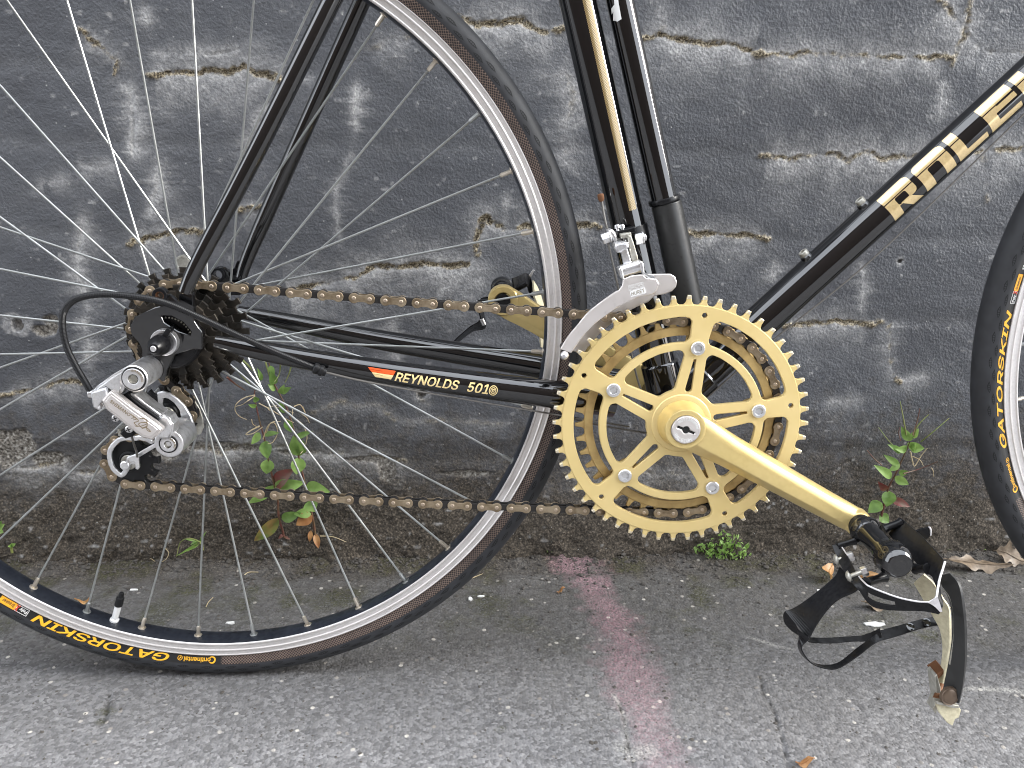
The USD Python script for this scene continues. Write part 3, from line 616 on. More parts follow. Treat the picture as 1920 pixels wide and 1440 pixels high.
bk(shell, 'bearing_cup', [lathe([0, -42, 0], YV, [(9, 0), (16, 0), (18, 2), (18, 7.9), (9, 7.9)], 32), lathe([0, 34.1, 0], YV, [(9, 0), (18, 0), (18, 6), (16, 8), (9, 8)], 32)], 'silver')
bk(shell, 'axle', cyl([0, -50, 0], [0, 50, 0], 8.3), 'silver_dull')
# stays: (px, py, y) of the middle line
def stay(name, pts, rs, n=20):
    p = spline([P(*q) if len(q) == 3 and q[0] > 3 else q for q in pts], 40)
    return bk(BIKE, name, tube(p, np.interp(np.linspace(0, 1, 40), np.linspace(0, 1, len(rs)), rs), n), 'black_paint')
CSR = [(404, 640, -60), (470, 654, -58), (580, 674, -54), (720, 697, -48), (880, 719, -40), (1030, 738, -31)]
cs = stay('chainstay', CSR + [(1150, 756, -24)], [5.2, 8.2, 9.1, 10.2, 11.2, 12.2, 12.2])
stay('chainstay', [(448, 585, 62), (540, 603, 58), (700, 635, 50), (860, 662, 42), (1010, 686, 34), (1160, 715, 25)], [5.8, 8.2, 9.4, 10.4, 11.2, 11.4])
stay('seatstay', [(347, 548, -62), (375, 485, -60), (473, 300, -50), (623, 0, -33), (690, -133, -25)], [5.4, 6.5, 6.9, 7.2, 7.2])
stay('seatstay', [(452, 520, 62), (470, 470, 61), (545, 300, 51), (680, 0, 33), (732, -115, 25)], [5.2, 7.0, 7.2, 7.2, 7.2])
c3 = Z2(80, 440, 3)
dr = outline(c3([(600, 425), (640, 405), (700, 392), (770, 380), (775, 330), (850, 325), (858, 480), (905, 545), (905, 640), (850, 640), (800, 655), (752, 668), (735, 705), (705, 760), (690, 830), (655, 800), (640, 735), (600, 705), (568, 690), (566, 640), (545, 600), (508, 560), (498, 515), (530, 458)]), -62, 1.6)
win = outline(c3([(672, 448), (735, 455), (800, 490), (845, 545), (838, 565), (770, 540), (690, 490)]), -62, 1.2)
drp = bk(BIKE, 'dropout', plate(dr.difference(win), -65, -59, .6), 'black_paint')
eye = P(303, 553, -62)
bk(drp, 'eyelet', lathe([eye[0], -66.5, eye[2]], YV, [(3.4, 0), (5.6, 0), (6.0, .6), (6.0, 6), (3.4, 6)], 28, True), 'black_metal')
bk(drp, 'eyelet_thread', lathe([eye[0], -65.8, eye[2]], YV, [(2.6, 0), (3.9, 0), (3.9, 4), (2.6, 4)], 20, True), 'rust')
bk(drp, 'eyelet_neck', plate(LineString([eye[[0, 2]] + [5, -3], P(335, 575, -62)[[0, 2]]]).buffer(4), -64.5, -60, .4), 'black_paint')
c8 = Z2(240, 440, 8)
drl = outline(c8([(1270, 600), (1300, 520), (1370, 470), (1440, 490), (1530, 545), (1600, 500), (1650, 380), (1760, 420), (1750, 700), (1790, 830), (1690, 900), (1560, 900), (1440, 840), (1330, 800), (1200, 820), (1150, 760), (1300, 680)]), 62, 1.5)
hole = Point(*P(411, 514, 62)[[0, 2]]).buffer(3.9)
drq = bk(BIKE, 'dropout', plate(drl.difference(hole), 59, 65, .6), 'black_paint')
bk(drq, 'eyelet', lathe([P(411, 514, 62)[0], 57.5, P(411, 514, 62)[2]], YV, [(4.0, 0), (6.0, 0), (6.5, .8), (6.5, 3), (4.0, 3)], 28, True), 'black_metal')
# bottle bosses on the down tube
for px, py in ((1613, 377), (1507, 475)):
    c = P(px, py, 0); s = c @ DTD; base = DTD * s; u = c - base; u /= np.linalg.norm(u)
    bb = bk(BIKE, 'bottle_boss', lathe(base + u * 14.7, u, [(5.2, 0), (5.2, 2.2), (4.6, 2.8), (0, 2.8)], 20), 'black_paint')
    bk(bb, 'bolt', lathe(base + u * 17.5, u, [(4.1, 0), (4.1, 3.6), (3.6, 4.1), (2.2, 4.1), (2.0, 2.4), (0, 2.4)], 18), 'silver_dull')

# gold dotted panel down the seat tube
g = G(); tc = g('uvmap', 'UV', attribute='st'); xyz = g('separate_xyz', 'x', vector=tc); yy = O(xyz.split('.')[0] + '.y')
def dots(u, v, k):
    a = g.math('multiply', g.math('add', u, v), k); b = g.math('multiply', g.math('subtract', u, v), k)
    s = lambda q: g.math('absolute', g.math('subtract', g.math('fraction', q), .5))
    return g.math('multiply', g.mr(s(a), .10, .20), g.mr(s(b), .10, .20))
dd = dots(xyz, yy, 1 / 1.5)
fade = g.mr(xyz, 0, 240, .95, .35)
p1 = g('principled_bsdf', 'BSDF', base_color=g.mix(g.math('multiply', dd, .92), (.40, .29, .13), (.006, .006, .006)), metallic=.5, roughness=.25, coat_weight=.8, coat_roughness=.05)
g.done('dotted_gold', p1)
def tube_panel(p0, d, r, s0, s1, phi_a, phi_b, ns=60, nphi=8):
    S, F = np.meshgrid(np.linspace(s0, s1, ns), np.linspace(phi_a, phi_b, nphi), indexing='ij')
    d = d / np.linalg.norm(d); n = A([0, -1.0, 0]); n = n - d * (n @ d); n /= np.linalg.norm(n); b = np.cross(d, n)
    if b[0] < 0: b = -b
    v = p0 + S.ravel()[:, None] * d + r * (np.cos(F.ravel())[:, None] * n + np.sin(F.ravel())[:, None] * b)
    i = np.arange(ns * nphi).reshape(ns, nphi); a_, b_, c_, d_ = i[:-1, :-1].ravel(), i[1:, :-1].ravel(), i[1:, 1:].ravel(), i[:-1, 1:].ravel()
    uv = np.c_[S.ravel(), F.ravel() * r]
    return T(v, np.vstack([np.c_[a_, b_, c_], np.c_[a_, c_, d_]])), uv
def seat_s(px, py):
    q = P(px, py, 0); return q @ STD
m, uv = tube_panel(ST0, STD, 14.8, seat_s(1195, 388), seat_s(1090, -30), .10, .56)
mm = m.copy(); mm.vertices = Pm(mm.vertices)
pth = numbered(st + '/dotted_panel'); usdkit.mesh(stage, pth, mm, MATS['dotted_gold'], smooth=True, uv=uv)

# down tube name, letters built as shapes: X along the tube, Y round it
def rr(x0, y0, x1, y1, r=1.2): return shapely.box(x0, y0, x1, y1).buffer(-r).buffer(r)
def letters():
    H = 23.0; o = []
    box = shapely.box; w = 7.2
    # R
    R = unary_union([box(0, 0, w, H), rr(0, 8, 22, H, 3.5), box(0, H - 8, 18, H)]).difference(rr(w, 8.5, 15.5, 14.5, 1.5)).difference(box(w, -1, 30, 8))
    R = R.union(Polygon([(9, 9), (16, 9), (23, 0), (15, 0)]))
    o.append((0, R))
    # A
    Aa = unary_union([rr(0, 8, 23, H, 4), box(0, 0, w, 18), box(23 - w, 0, 23, 18)]).difference(rr(w, -4, 23 - w, 14.5, 1.5))
    o.append((26, Aa))
    o.append((52, unary_union([box(0, 0, w, H), box(0, 0, 22, 5)])))
    E = unary_union([box(0, 0, 23, H)]).difference(rr(w, 5, 26, 10.5, .8)).difference(rr(w + 3, 14.2, 30, 15.2, .3))
    o.append((77, E))
    o.append((103, box(0, 0, 8, H)))
    Gg = rr(0, 0, 24, H, 4).difference(rr(w, 5, 28, 17, 1)).union(box(14, 5, 24, 12))
    o.append((114, Gg))
    Hh = unary_union([box(0, 0, w, H), box(24 - w, 0, 24, H), box(0, 9, 24, 14.5)])
    o.append((142, Hh))
    cut = box(-5, 14.9, 400, 15.7)
    return [(x * 1.31, affinity.scale(q.difference(cut), 1.31, 1.13, origin=(0, 0))) for x, q in o]
s_txt = P(1656, 390, -10) @ DTD
for x, q in letters():
    bk(dt, 'letter', on_tube(shape2(affinity.translate(q, 0, -13), 1.5, .06), A([0., 0, 0]), DTD, 15.6, s_txt + x, .17), 'gold_leaf', smooth=True)

# chainstay lettering
csp = spline([P(*q) for q in CSR], 200)
def on_path(m, path, r, s0, phi0):
    seg = np.r_[0, np.cumsum(np.linalg.norm(np.diff(path, axis=0), axis=1))]
    v = np.array(m.vertices); s = s0 + v[:, 0]
    o = np.stack([np.interp(s, seg, path[:, k]) for k in range(3)], 1)
    tg = np.gradient(path, axis=0); tt = np.stack([np.interp(s, seg, tg[:, k]) for k in range(3)], 1); tt /= np.linalg.norm(tt, axis=1)[:, None]
    n = A([0, -1.0, 0]) - tt * (tt @ A([0, -1.0, 0]))[:, None]; n /= np.linalg.norm(n, axis=1)[:, None]
    b = np.cross(n, tt); b *= np.sign(b[:, 2:3])
    R = np.interp(s, seg, np.linspace(5, 12, len(seg))) * 0 + r(s / seg[-1]) + .5 + v[:, 2]
    ph = phi0 + v[:, 1] / 9.5
    mm = T(o + R[:, None] * (np.cos(ph)[:, None] * n + np.sin(ph)[:, None] * b), m.faces)
    if mm.volume < 0: mm.invert()
    return mm
CSL = len(CSR) + 1
csr = lambda f: np.interp(np.clip(f, 0, 1), np.linspace(0, 1.19, 7), [5.2, 8.2, 9.1, 10.2, 11.2, 12.2, 12.2])
def cs_s(px, py):
    q = P(px, py, -52); seg = np.r_[0, np.cumsum(np.linalg.norm(np.diff(csp, axis=0), axis=1))]
    return seg[np.linalg.norm(csp[:, [0, 2]] - q[[0, 2]], axis=1).argmin()]
sA, sB, sC, sD = cs_s(690, 690), cs_s(741, 698), cs_s(876, 712), cs_s(926, 715)
fl = Polygon([(0, 4.2), (22.5, 4.2), (21.2, 0.9), (3.4, 0.9)]).difference(shapely.box(2, 2.5, 12, 2.8))
fl2 = Polygon([(3.8, .7), (21.1, .7), (19.8, -2.8), (7, -2.8)]).difference(shapely.box(4, -.7, 13, -.45))
bk(cs, 'decal_flash', on_path(shape2(fl, 1, .06), csp, csr, sA, .02), 'red_foil', smooth=True)
bk(cs, 'decal_flash', on_path(shape2(fl2, 1, .06), csp, csr, sA, .02), 'cream_print', smooth=True)
tt = text2('REYNOLDS', 6.6, .22, True, 1.0, .06); tt.vertices *= [(sC - sB - 7) / tt.extents[0], 1, 1]; tt.vertices += [0, -3.4, 0]
bk(cs, 'lettering', on_path(tt, csp, csr, sB, .02), 'cream_print', smooth=True)
tt = text2('501', 6.6, .22, True, 1.0, .06); tt.vertices *= [17.5 / tt.extents[0], 1, 1]; tt.vertices += [0, -3.4, 0]
bk(cs, 'lettering', on_path(tt, csp, csr, sC, .02), 'cream_print', smooth=True)
em = Point(0, 0).buffer(3.6).difference(Point(0, 0).buffer(3.0)).union(Point(0, 0).buffer(2.3).difference(Point(0, 0).buffer(1.8))).union(shapely.box(-.9, -1.2, -.4, 1.2)).union(shapely.box(.3, -1.2, .8, 1.2)).union(shapely.box(-1, .5, 1, 1))
bk(cs, 'emblem', on_path(shape2(em, .8, .06), csp, csr, sD, -.02), 'cream_print', smooth=True)

# ---------------------------------------------------------------- wheels
def tyre_material(name, u0, u1):
    g = G(); st_ = g('uvmap', 'UV', attribute='st'); u = g('separate_xyz', 'x', vector=st_); v = O(u.split('.')[0] + '.y')
    ab = lambda q: g.math('absolute', g.math('subtract', g.math('fraction', q), .5))
    k = 1 / 2.9
    a = ab(g.math('multiply', g.math('add', u, g.math('multiply', v, 1.15)), k)); b = ab(g.math('multiply', g.math('subtract', u, g.math('multiply', v, 1.15)), k))
    lines = g.math('maximum', g.mr(a, .40, .47), g.mr(b, .40, .47))
    side = g.math('multiply', g.mr(v, 3.0, 3.8), g.mr(v, 12.2, 11.6))
    patch = g.math('multiply', g.mr(u, u0 - 1, u0 + 1), g.mr(u, u1 + 1, u1 - 1))
    nz = g.noise(g('geometry', 'position'), 70, 4)
    lines = g.math('multiply', g.math('multiply', lines, side), g.math('subtract', 1.0, g.math('multiply', patch, g.mr(v, 3.9, 5.0, .7, 1.0))))
    lines = g.math('multiply', lines, g.mr(nz, .3, .6, .6, 1.0))
    base = g.mix(side, (.014, .014, .015), (.020, .014, .012))
    base = g.mix(g.math('multiply', patch, side), base, (.009, .009, .009))
    tread = g.mr(v, 12.0, 12.4)
    base = g.mix(tread, base, g.ramp(nz, (.3, (.014, .0145, .016)), (.7, (.026, .027, .030))))
    base = g.mix(lines, base, (.29, .205, .16))
    n = g.bump(lines, .0002, .6); n = g.bump(g.noise(g('geometry', 'position'), 900, 3), .00015, .6, normal=n)
    g.done(name, g('principled_bsdf', 'BSDF', base_color=base, roughness=g.mr(tread, 0, 1, .5, .62), specular_ior_level=.45, normal=n))
RT = 338.2; RO = 315.6
PROF = [(RO - 3, -8.5), (RO, -9.6)] + [(326.0 + 12.2 * math.sin(t) * 1.0, -13.2 * math.cos(t)) for t in np.linspace(-.62, math.pi + .62, 37)] + [(RO, 9.6), (RO - 3, 8.5)]
def tyre_mesh(c, n=360):
    pr = A(PROF); arc = np.r_[0, np.cumsum(np.linalg.norm(np.diff(pr, axis=0), axis=1))]
    arc = np.where(pr[:, 1] > 0, arc[-1] - arc, arc)      # from either rim edge up to the tread
    th = np.linspace(0, 2 * np.pi, n + 1)
    v = np.stack([c[0] + pr[None, :, 0] * np.cos(th)[:, None], np.broadcast_to(pr[None, :, 1], (n + 1, len(pr))), c[2] + pr[None, :, 0] * np.sin(th)[:, None]], -1)
    uv = np.stack([np.broadcast_to((np.degrees(th) * 5.8)[:, None], v.shape[:2]), np.broadcast_to(arc[None], v.shape[:2])], -1)
    k = len(pr); i = np.arange((n + 1) * k).reshape(n + 1, k); a, b, c_, d = i[:-1, :-1].ravel(), i[1:, :-1].ravel(), i[1:, 1:].ravel(), i[:-1, 1:].ravel()
    m = T(v.reshape(-1, 3), np.vstack([np.c_[a, c_, b], np.c_[a, d, c_]]))
    if m.volume < 0: m.invert()
    return m, uv.reshape(-1, 2)
_pr = A([p for p in PROF if p[1] < 0]); _arc = np.r_[0, np.cumsum(np.linalg.norm(np.diff(_pr, axis=0), axis=1))]
def on_tyre(m, c, deg0, v0, lift=.15):
    """Wrap a mark on the near sidewall: X runs clockwise as seen, Y outwards from the rim."""
    q = np.array(m.vertices); a = math.radians(deg0) - q[:, 0] / 324.0; s = v0 + q[:, 1]
    r = np.interp(s, _arc, _pr[:, 0]); y = np.interp(s, _arc, _pr[:, 1])
    dr = np.gradient(_pr[:, 0], _arc); dy = np.gradient(_pr[:, 1], _arc)
    nr, ny = -np.interp(s, _arc, dy), np.interp(s, _arc, dr)
    nr, ny = np.where(ny > 0, -nr, nr), np.where(ny > 0, -ny, ny)
    L = lift + q[:, 2]
    r = r + nr * L; y = y + ny * L
    mm = T(np.c_[c[0] + r * np.cos(a), y, c[2] + r * np.sin(a)], m.faces)
    if mm.volume < 0: mm.invert()
    return mm
def fit(m, w): m = m.copy(); m.vertices = m.vertices * [w / m.extents[0], 1, 1]; return m
def deg2mm(d): return math.radians(d) * 324
def tyre_text(parent, c, cont, gat, poly):
    """The printed side patch; angles in degrees where each mark begins and ends, clockwise."""
    def one(name, mesh, mt, deg, v): bk(parent, name, on_tyre(mesh, c, deg, v), mt, smooth=True)
    w = deg2mm(cont[0] - cont[1])
    C = Point(3.6, 2.6).buffer(3.4).difference(Point(4.0, 2.6).buffer(2.2)).difference(shapely.box(4.3, .8, 9, 4.4))
    one('lettering', shape2(C, 1.2, .08), 'yellow_print', cont[0], 5.2)
    one('lettering', fit(text2('ontinental', 4.0, 0, True, 1.2, .08), w - 13), 'yellow_print', cont[0] - math.degrees(5.2 / 324), 6.0)
    e = Point(0, 0).buffer(2.3).difference(Point(0, 0).buffer(1.8)).union(Polygon([(-1.2, -.6), (.2, .9), (1.2, 1.0), (.2, -.2), (-.2, -1.2)]))
    one('emblem', shape2(e, 1, .08), 'yellow_print', cont[1] + .8, 7.4)
    one('lettering', fit(text2('GATORSKIN', 7.0, .25, True, 1.2, .08), deg2mm(gat[0] - gat[1])), 'yellow_print', gat[0], 4.9)
    L = deg2mm(poly[0] - poly[1])
    b = lambda x0, y0, x1, y1: rr(x0, y0, x1, y1, .5)
    one('label_frame', shape2(b(0, 0, L * .42, 6.2), 1.2, .05), 'white_print', poly[0], 4.6)
    one('label_field', shape2(b(.5, .5, L * .42 - .5, 5.7), 1.2, .05), 'black_print', poly[0], 4.6 + 0) if False else None
    one('label_field', on_shift(shape2(b(.45, .45, L * .40, 5.75), 1.2, .05)), 'black_print', poly[0], 4.6)
    one('lettering', on_shift(fit(text2('Poly', 2.9, .1, True, 1, .05), L * .26), 1.0, 1.6, .12), 'white_print', poly[0], 4.6)
    one('lettering', on_shift(fit(text2('X', 5.6, .2, True, 1, .05), L * .14), L * .31, .3, .2), 'red_print', poly[0], 4.6)
    one('label_field', on_shift(shape2(b(0, 0, L * .57, 6.2), 1.2, .05), L * .43), 'orange_print', poly[0], 4.6)
    one('lettering', on_shift(fit(text2('Breaker', 2.9, .1, True, 1, .05), L * .44), L * .48, 1.6, .12), 'black_print', poly[0], 4.6)
    one('lettering', fit(text2('23 mm', 2.6, 0, True, 1, .05), 11), 'white_print', poly[1] - .7, 6.2)
def on_shift(m, dx=0, dy=0, dz=.06):
    m = m.copy(); m.vertices = m.vertices + [dx, dy, dz]; return m
def rim_mesh(c, n=240):
    tr = [(-10.0, 303.0), (-10.9, 303.6), (-11.0, 304.6), (-10.3, 305.4), (-10.15, 307.4), (-10.3, 309.2), (-10.9, 309.9), (-10.95, 310.6), (-10.3, 311.4), (-10.2, 313), (-10.3, 314.4), (-10.8, 315.0), (-10.6, 315.7), (-9.2, 315.9)]
    prof = [(r, y) for y, r in tr] + [(r, -y) for y, r in tr[::-1]]
    return lathe(c, YV, prof, n, True)
def wheel(c, name, k0, valve, near_y, far_y, flange, marks, u, hubparts=True, lead=0):
    W = xform(name, BIKE)
    bk(W, 'rim', rim_mesh(c), 'rim_alloy', smooth=28)
    bed = [(303.6, -9.9), (302.6, -9.7), (302.3, -8.4), (301.4, -6.0), (300.9, 0), (301.4, 6.0), (302.3, 8.4), (302.6, 9.7), (303.6, 9.9)]
    bk(W, 'spoke_bed', lathe(c, YV, bed + [(306, 9.7), (306, -9.7)], 240, True), 'rim_black', smooth=60)
    tyre_material('tyre_' + ('rear' if c[0] < 0 else 'front'), *u)
    m, uv = tyre_mesh(c); m.vertices = Pm(m.vertices)
    ty = numbered(W + '/tyre'); usdkit.mesh(stage, ty, m, MATS['tyre_' + ('rear' if c[0] < 0 else 'front')], smooth=True, uv=uv)
    tyre_text(ty, c, *marks)
    # leaf shaped cuts along the shoulder of the tread
    leaf = Polygon([(0, 0), (3, 1.5), (7, 1.9), (11, 0.4), (7, -.7), (3, -.9)]).difference(Polygon([(1, .1), (3.2, 1.0), (6.8, 1.3), (9.4, .3), (6.8, -.2), (3.2, -.4)]))
    leaf = leaf.union(shapely.box(3, -.4, 3.5, 1.2)).union(shapely.box(5, -.4, 5.5, 1.4)).union(shapely.box(7, -.3, 7.5, 1.2))
    lm = shape2(leaf, 0, .05); gs = []
    for a in np.arange(0, 360, 3.9):
        for s in (0, 1):
            q = on_tyre(on_shift(lm), c, a + s * 1.9, 14.6 + 3.6 * s, .02)
            gs.append(q)
            q2 = q.copy(); q2.vertices[:, 1] *= -1; q2.invert(); gs.append(q2)
    tag(stage.GetPrimAtPath(bk(ty, 'tread_cuts', gs, 'rubber_groove', smooth=False)), kind='stuff')
    for k in range(36):
        a = math.radians(k0 + 10 * k); near = (k % 2 == 0); y = near_y if near else far_y
        sg = {0: -1, 2: 1, 1: 1, 3: -1}[(k + lead) % 4]
        b = a + sg * math.radians(62)
        p1 = c + A([301.0 * math.cos(a), 0, 301.0 * math.sin(a)]); off = 1.6 if sg > 0 else -1.6
        p0 = c + A([flange * math.cos(b), y + off, flange * math.sin(b)])
        d = (p0 - p1) / np.linalg.norm(p0 - p1)
        bk(W, 'spoke', tube([p1 + d * 2, p0], .98, 7), 'spoke_steel')
        bk(W, 'nipple', [lathe(p1 - d * 3, d, [(1.9, 0), (1.9, 11.5), (1.5, 13), (.9, 13.4)], 8), lathe(p1 - d * 1.2 + 0, A([-math.cos(a), 0, -math.sin(a)]), [(3.9, 0), (3.7, 1.5), (2.6, 1.9), (1.9, 1.2)], 14)], 'nipple_brass' if k % 3 else 'spoke_steel')
    a = math.radians(valve); rd = A([-math.cos(a), 0, -math.sin(a)]); o = c - rd * 301
    vs = bk(W, 'valve', [lathe(o, rd, [(4.2, -1), (4.2, 1.6), (3.6, 2.4), (3.0, 2.6), (3.0, 17), (2.2, 17.4), (0, 17.4)], 18)], 'valve_stem')
    bk(vs, 'cap', lathe(o + rd * 16.5, rd, [(3.5, 0), (3.7, 1), (3.6, 9), (2.5, 9.5), (2.4, 13.5), (1.6, 14.6), (0, 14.8)], 18), 'black_plastic')
    bk(W, 'hub', [lathe(c, YV, [(9, near_y), (flange + 3, near_y - 1.6), (flange + 3, near_y + 1.6), (11, near_y + 4), (9, near_y + 10), (9, far_y - 10), (11, far_y - 4), (flange + 3, far_y - 1.6), (flange + 3, far_y + 1.6), (9, far_y + 3), (9, far_y + 10), (5, far_y + 12), (5, 58), (0, 58)], 40)], 'silver')
    return W
g = G(); pos = g('geometry', 'position'); nz = g.noise(pos, 420, 3)
tg = g('tangent', 'tangent', direction_type='radial', axis='y')
g.done('rim_alloy', g('principled_bsdf', 'BSDF', base_color=g.ramp(g.noise(pos, 9, 3), (.35, (.64, .61, .585)), (.65, (.71, .675, .65))), metallic=.75, roughness=g.mr(nz, .3, .7, .34, .40)))
UD = lambda d: (d % 360) * 5.8
RW = wheel(HUB, 'wheel', 6.0, -109.0, -15, 33, 21,
      ((-90.4, -97.2), (-98.2, -121.3), (-122.2, -127.2)), (UD(-133), UD(-89.5)))
FW = wheel(HUBF, 'wheel', 2.0, 60.0, -33, 33, 21,
      ((-152.7, -159.6), (-161.0, -184.0), (-185.0, -189.6)), (UD(-196), UD(-151.5)), lead=1)

# quick release ends, freewheel
QR = HUB
bk(RW, 'locknut', lathe(QR, YV, [(5, -71), (10.2, -71), (10.6, -70), (10.6, -65.2), (5, -65.2)], 36), 'silver')
qn = bk(RW, 'quick_release_nut', lathe(QR, YV, [(0, -91.5), (3.6, -91), (5.6, -88.5), (7.4, -84), (8.0, -78), (8.0, -71.2), (4, -71.2)], 36), 'black_metal')
bk(qn, 'wing', plate(LineString([QR[[0, 2]] + [1, 3], QR[[0, 2]] + [7.6, 11.5]]).buffer(2.0), -79, -72, .5), 'black_metal')
bk(qn, 'skewer_end', cyl(QR + [0, -92.2, 0], QR + [0, -90, 0], 2.3, 16, .4), 'silver')
bk(RW, 'quick_release_lever', [lathe(QR, YV, [(4, 66), (9, 66), (9.4, 70), (8, 76), (0, 77)], 24)], 'silver')
qa, qb = P(346, 492, 72), P(396, 530, 72)
bk(RW, 'quick_release_cam', [lathe([qa[0], 66, qa[2]], YV, [(0, 1), (4.6, .6), (5.2, 0), (6.6, 0), (7.2, 1), (7.2, 7), (0, 8)], 26)], 'silver_dull')
FWH = bk(BIKE, 'freewheel', [lathe(HUB, YV, [(13, -57.5), (16, -58), (23, -57), (24.5, -55), (24.5, -50), (20, -49), (20, -12), (13, -12)], 48)], 'black_metal')
bk(FWH, 'bearing_race', lathe(HUB, YV, [(14.5, -58.4), (19.5, -58.6), (21.2, -58.2), (21.2, -57.2), (14.5, -57.2)], 48, True), 'black_metal')
bk(FWH, 'bearing_ball', [trimesh.creation.icosphere(1, .75).apply_translation(HUB + [17.6 * math.cos(t), -58.7, 17.6 * math.sin(t)]) for t in np.linspace(.2, 2.2, 15)], 'silver_dull')
def sprocket(N, tip=3.4, root=3.97, inner=19.0, ph=0.0, pitch=12.7):
    rp = pitch / (2 * math.sin(math.pi / N))
    a = ph + np.arange(N) * 2 * np.pi / N
    disc = Point(0, 0).buffer(rp + tip, 96)
    cut = unary_union([Point(rp * math.cos(t), rp * math.sin(t)).buffer(root, 10) for t in a] + [LineString([(rp * math.cos(t), rp * math.sin(t)), ((rp + 8) * math.cos(t), (rp + 8) * math.sin(t))]).buffer(root * .98) for t in a])
    side = []
    for t in a + math.pi / N:
        c_, s_ = math.cos(t), math.sin(t)
    g_ = disc.difference(cut).buffer(.25).buffer(-.25)
    return g_.difference(Point(0, 0).buffer(inner, 48)), rp
YS = [-45.5, -40, -34.5, -29, -23.5, -18]
for i, N in enumerate((14, 16, 18, 20, 22, 24)):
    g_, rp = sprocket(N, ph=.1 * i + .13)
    bk(FWH, 'sprocket', plate(affinity.translate(g_, HUB[0], HUB[2]), YS[i] - 1, YS[i] + 1, .35), 'sprocket_steel')

# ---------------------------------------------------------------- chainset
def polar(r, deg): return (r * math.sin(math.radians(deg)), r * math.cos(math.radians(deg)))     # degrees clockwise from the top
def sector(r0, r1, d0, d1, rad):
    a = np.linspace(d0, d1, 40)
    return Polygon([polar(r1, t) for t in a] + [polar(r0, t) for t in a[::-1]]).buffer(-rad).buffer(rad)
B0 = 8.0; CSET = BIKE
def cut_teeth(N, rp, rtip, root, ph):
    disc = Point(0, 0).buffer(rtip, 128)
    cs_ = []
    for k in range(N):
        t = math.radians(ph) + (k + .5) * 2 * np.pi / N
        x, z = math.sin(t), math.cos(t)
        w = root
        cs_.append(Point(rp * x, rp * z).buffer(w, 12)); cs_.append(Polygon([(rp * x + w * z, rp * z - w * x), (rp * x - w * z, rp * z + w * x), ((rp + 8) * x - (w + 2.2) * z, (rp + 8) * z + (w + 2.2) * x), ((rp + 8) * x + (w + 2.2) * z, (rp + 8) * z - (w + 2.2) * x)]))
    return disc.difference(unary_union(cs_)).buffer(.3).buffer(-.3)
YC = -51.2
teeth = cut_teeth(52, 104.2, 107.6, 4.3, -.15)
rings = []
body = Point(0, 0).buffer(100.2, 160)
holes = []
for k in range(5):
    b = B0 + 72 * k
    # outer windows, between the arms
    holes.append(sector(69.2, 90.3, b + 5.9, b + 66.1, 5.5))
    # inner windows, between the double spokes
    w = 9.6
    tri = Point(0, 0).buffer(62.8, 64).difference(Point(0, 0).buffer(29.5, 48))
    half = lambda d: Polygon([polar(0.1, d), polar(200, d - 34), polar(200, d + 34)])
    seg_ = tri.intersection(Polygon([(0, 0)] + [polar(120, t) for t in np.linspace(b, b + 72, 30)]))
    for d in (b, b + 72):
        ln = LineString([polar(10, d), polar(80, d)])
        seg_ = seg_.difference(Polygon([polar(0, 0)] and (A(polar(q, d)) + A(polar(1, d + 90)) * s_).tolist() for q, s_ in ((12, 12.3), (70, 8.2), (70, -8.2), (12, -12.3))))
    holes.append(seg_.buffer(-5).buffer(5))
    holes.append(Polygon([(A(polar(q, b)) + A(polar(1, b + 90)) * s_).tolist() for q, s_ in ((30, 2.5), (55.2, .7), (55.2, -.7), (30, -2.5))]).union(Point(*polar(30, b)).buffer(2.5)).buffer(.35))
    holes.append(Point(*polar(92.4, b)).buffer(2.1))
win_ = unary_union(holes)
for k in range(5):
    b = B0 + 72 * k
    win_ = win_.difference(Point(*polar(65, b)).buffer(9.2))
ch1 = bk(BIKE, 'chainring', plate(body.difference(win_), YC, YC + 4.0, .45), 'gold_anodised', smooth=30)
bk(ch1, 'toothed_rim', plate(teeth.difference(Point(0, 0).buffer(96, 96)), YC + .5, YC + 3.4, .5), 'gold_anodised', smooth=30)
tips = teeth.difference(Point(0, 0).buffer(104.6, 128))
bk(ch1, 'tooth_tips', plate(tips.buffer(.08), YC + .42, YC + 3.5, .5), 'tooth_steel', smooth=30)
bk(ch1, 'hub_boss', lathe([0, 0, 0], YV, [(15, YC - 1.6), (22, YC - 1.5), (24.6, YC - .9), (25.5, YC + .2), (25.5, YC + 6), (10, YC + 6)], 64), 'gold_anodised', smooth=25)
YI = -41.5
ring2 = cut_teeth(42, 84.6, 88.2, 4.3, 1.2).difference(Point(0, 0).buffer(73.4, 96))
tabs = unary_union([LineString([polar(60, B0 + 72 * k), polar(78, B0 + 72 * k)]).buffer(8.5) for k in range(5)])
ch2 = bk(BIKE, 'chainring', plate(ring2.union(tabs), YI - 1.3, YI + 1.3, .4), 'gold_dirty', smooth=30)
bk(ch2, 'ring_step', lathe([0, 0, 0], YV, [(73.4, YI - 2.0), (80.2, YI - 2.0), (80.8, YI - 1.4), (73.4, YI - 1.4)], 96, True), 'gold_dirty', smooth=25)
for k in range(5):
    x, z = polar(65, B0 + 72 * k)
    hexr = [(3.0 if i % 2 == 0 else 2.7) for i in range(12)]
    bo = bk(BIKE, 'chainring_bolt', [lathe([x, YC - 2.4, z], YV, [(3.1, .9), (3.2, .25), (4.0, 0), (5.3, .1), (5.9, .7), (5.9, 2.3)], 30), lathe([x, YC - 1.5, z], YV, [(0, .6), (3.05, .5), (3.1, 0)], 6), cyl([x, YC, z], [x, YI + 3, z], 4.9)], 'silver', smooth=30)
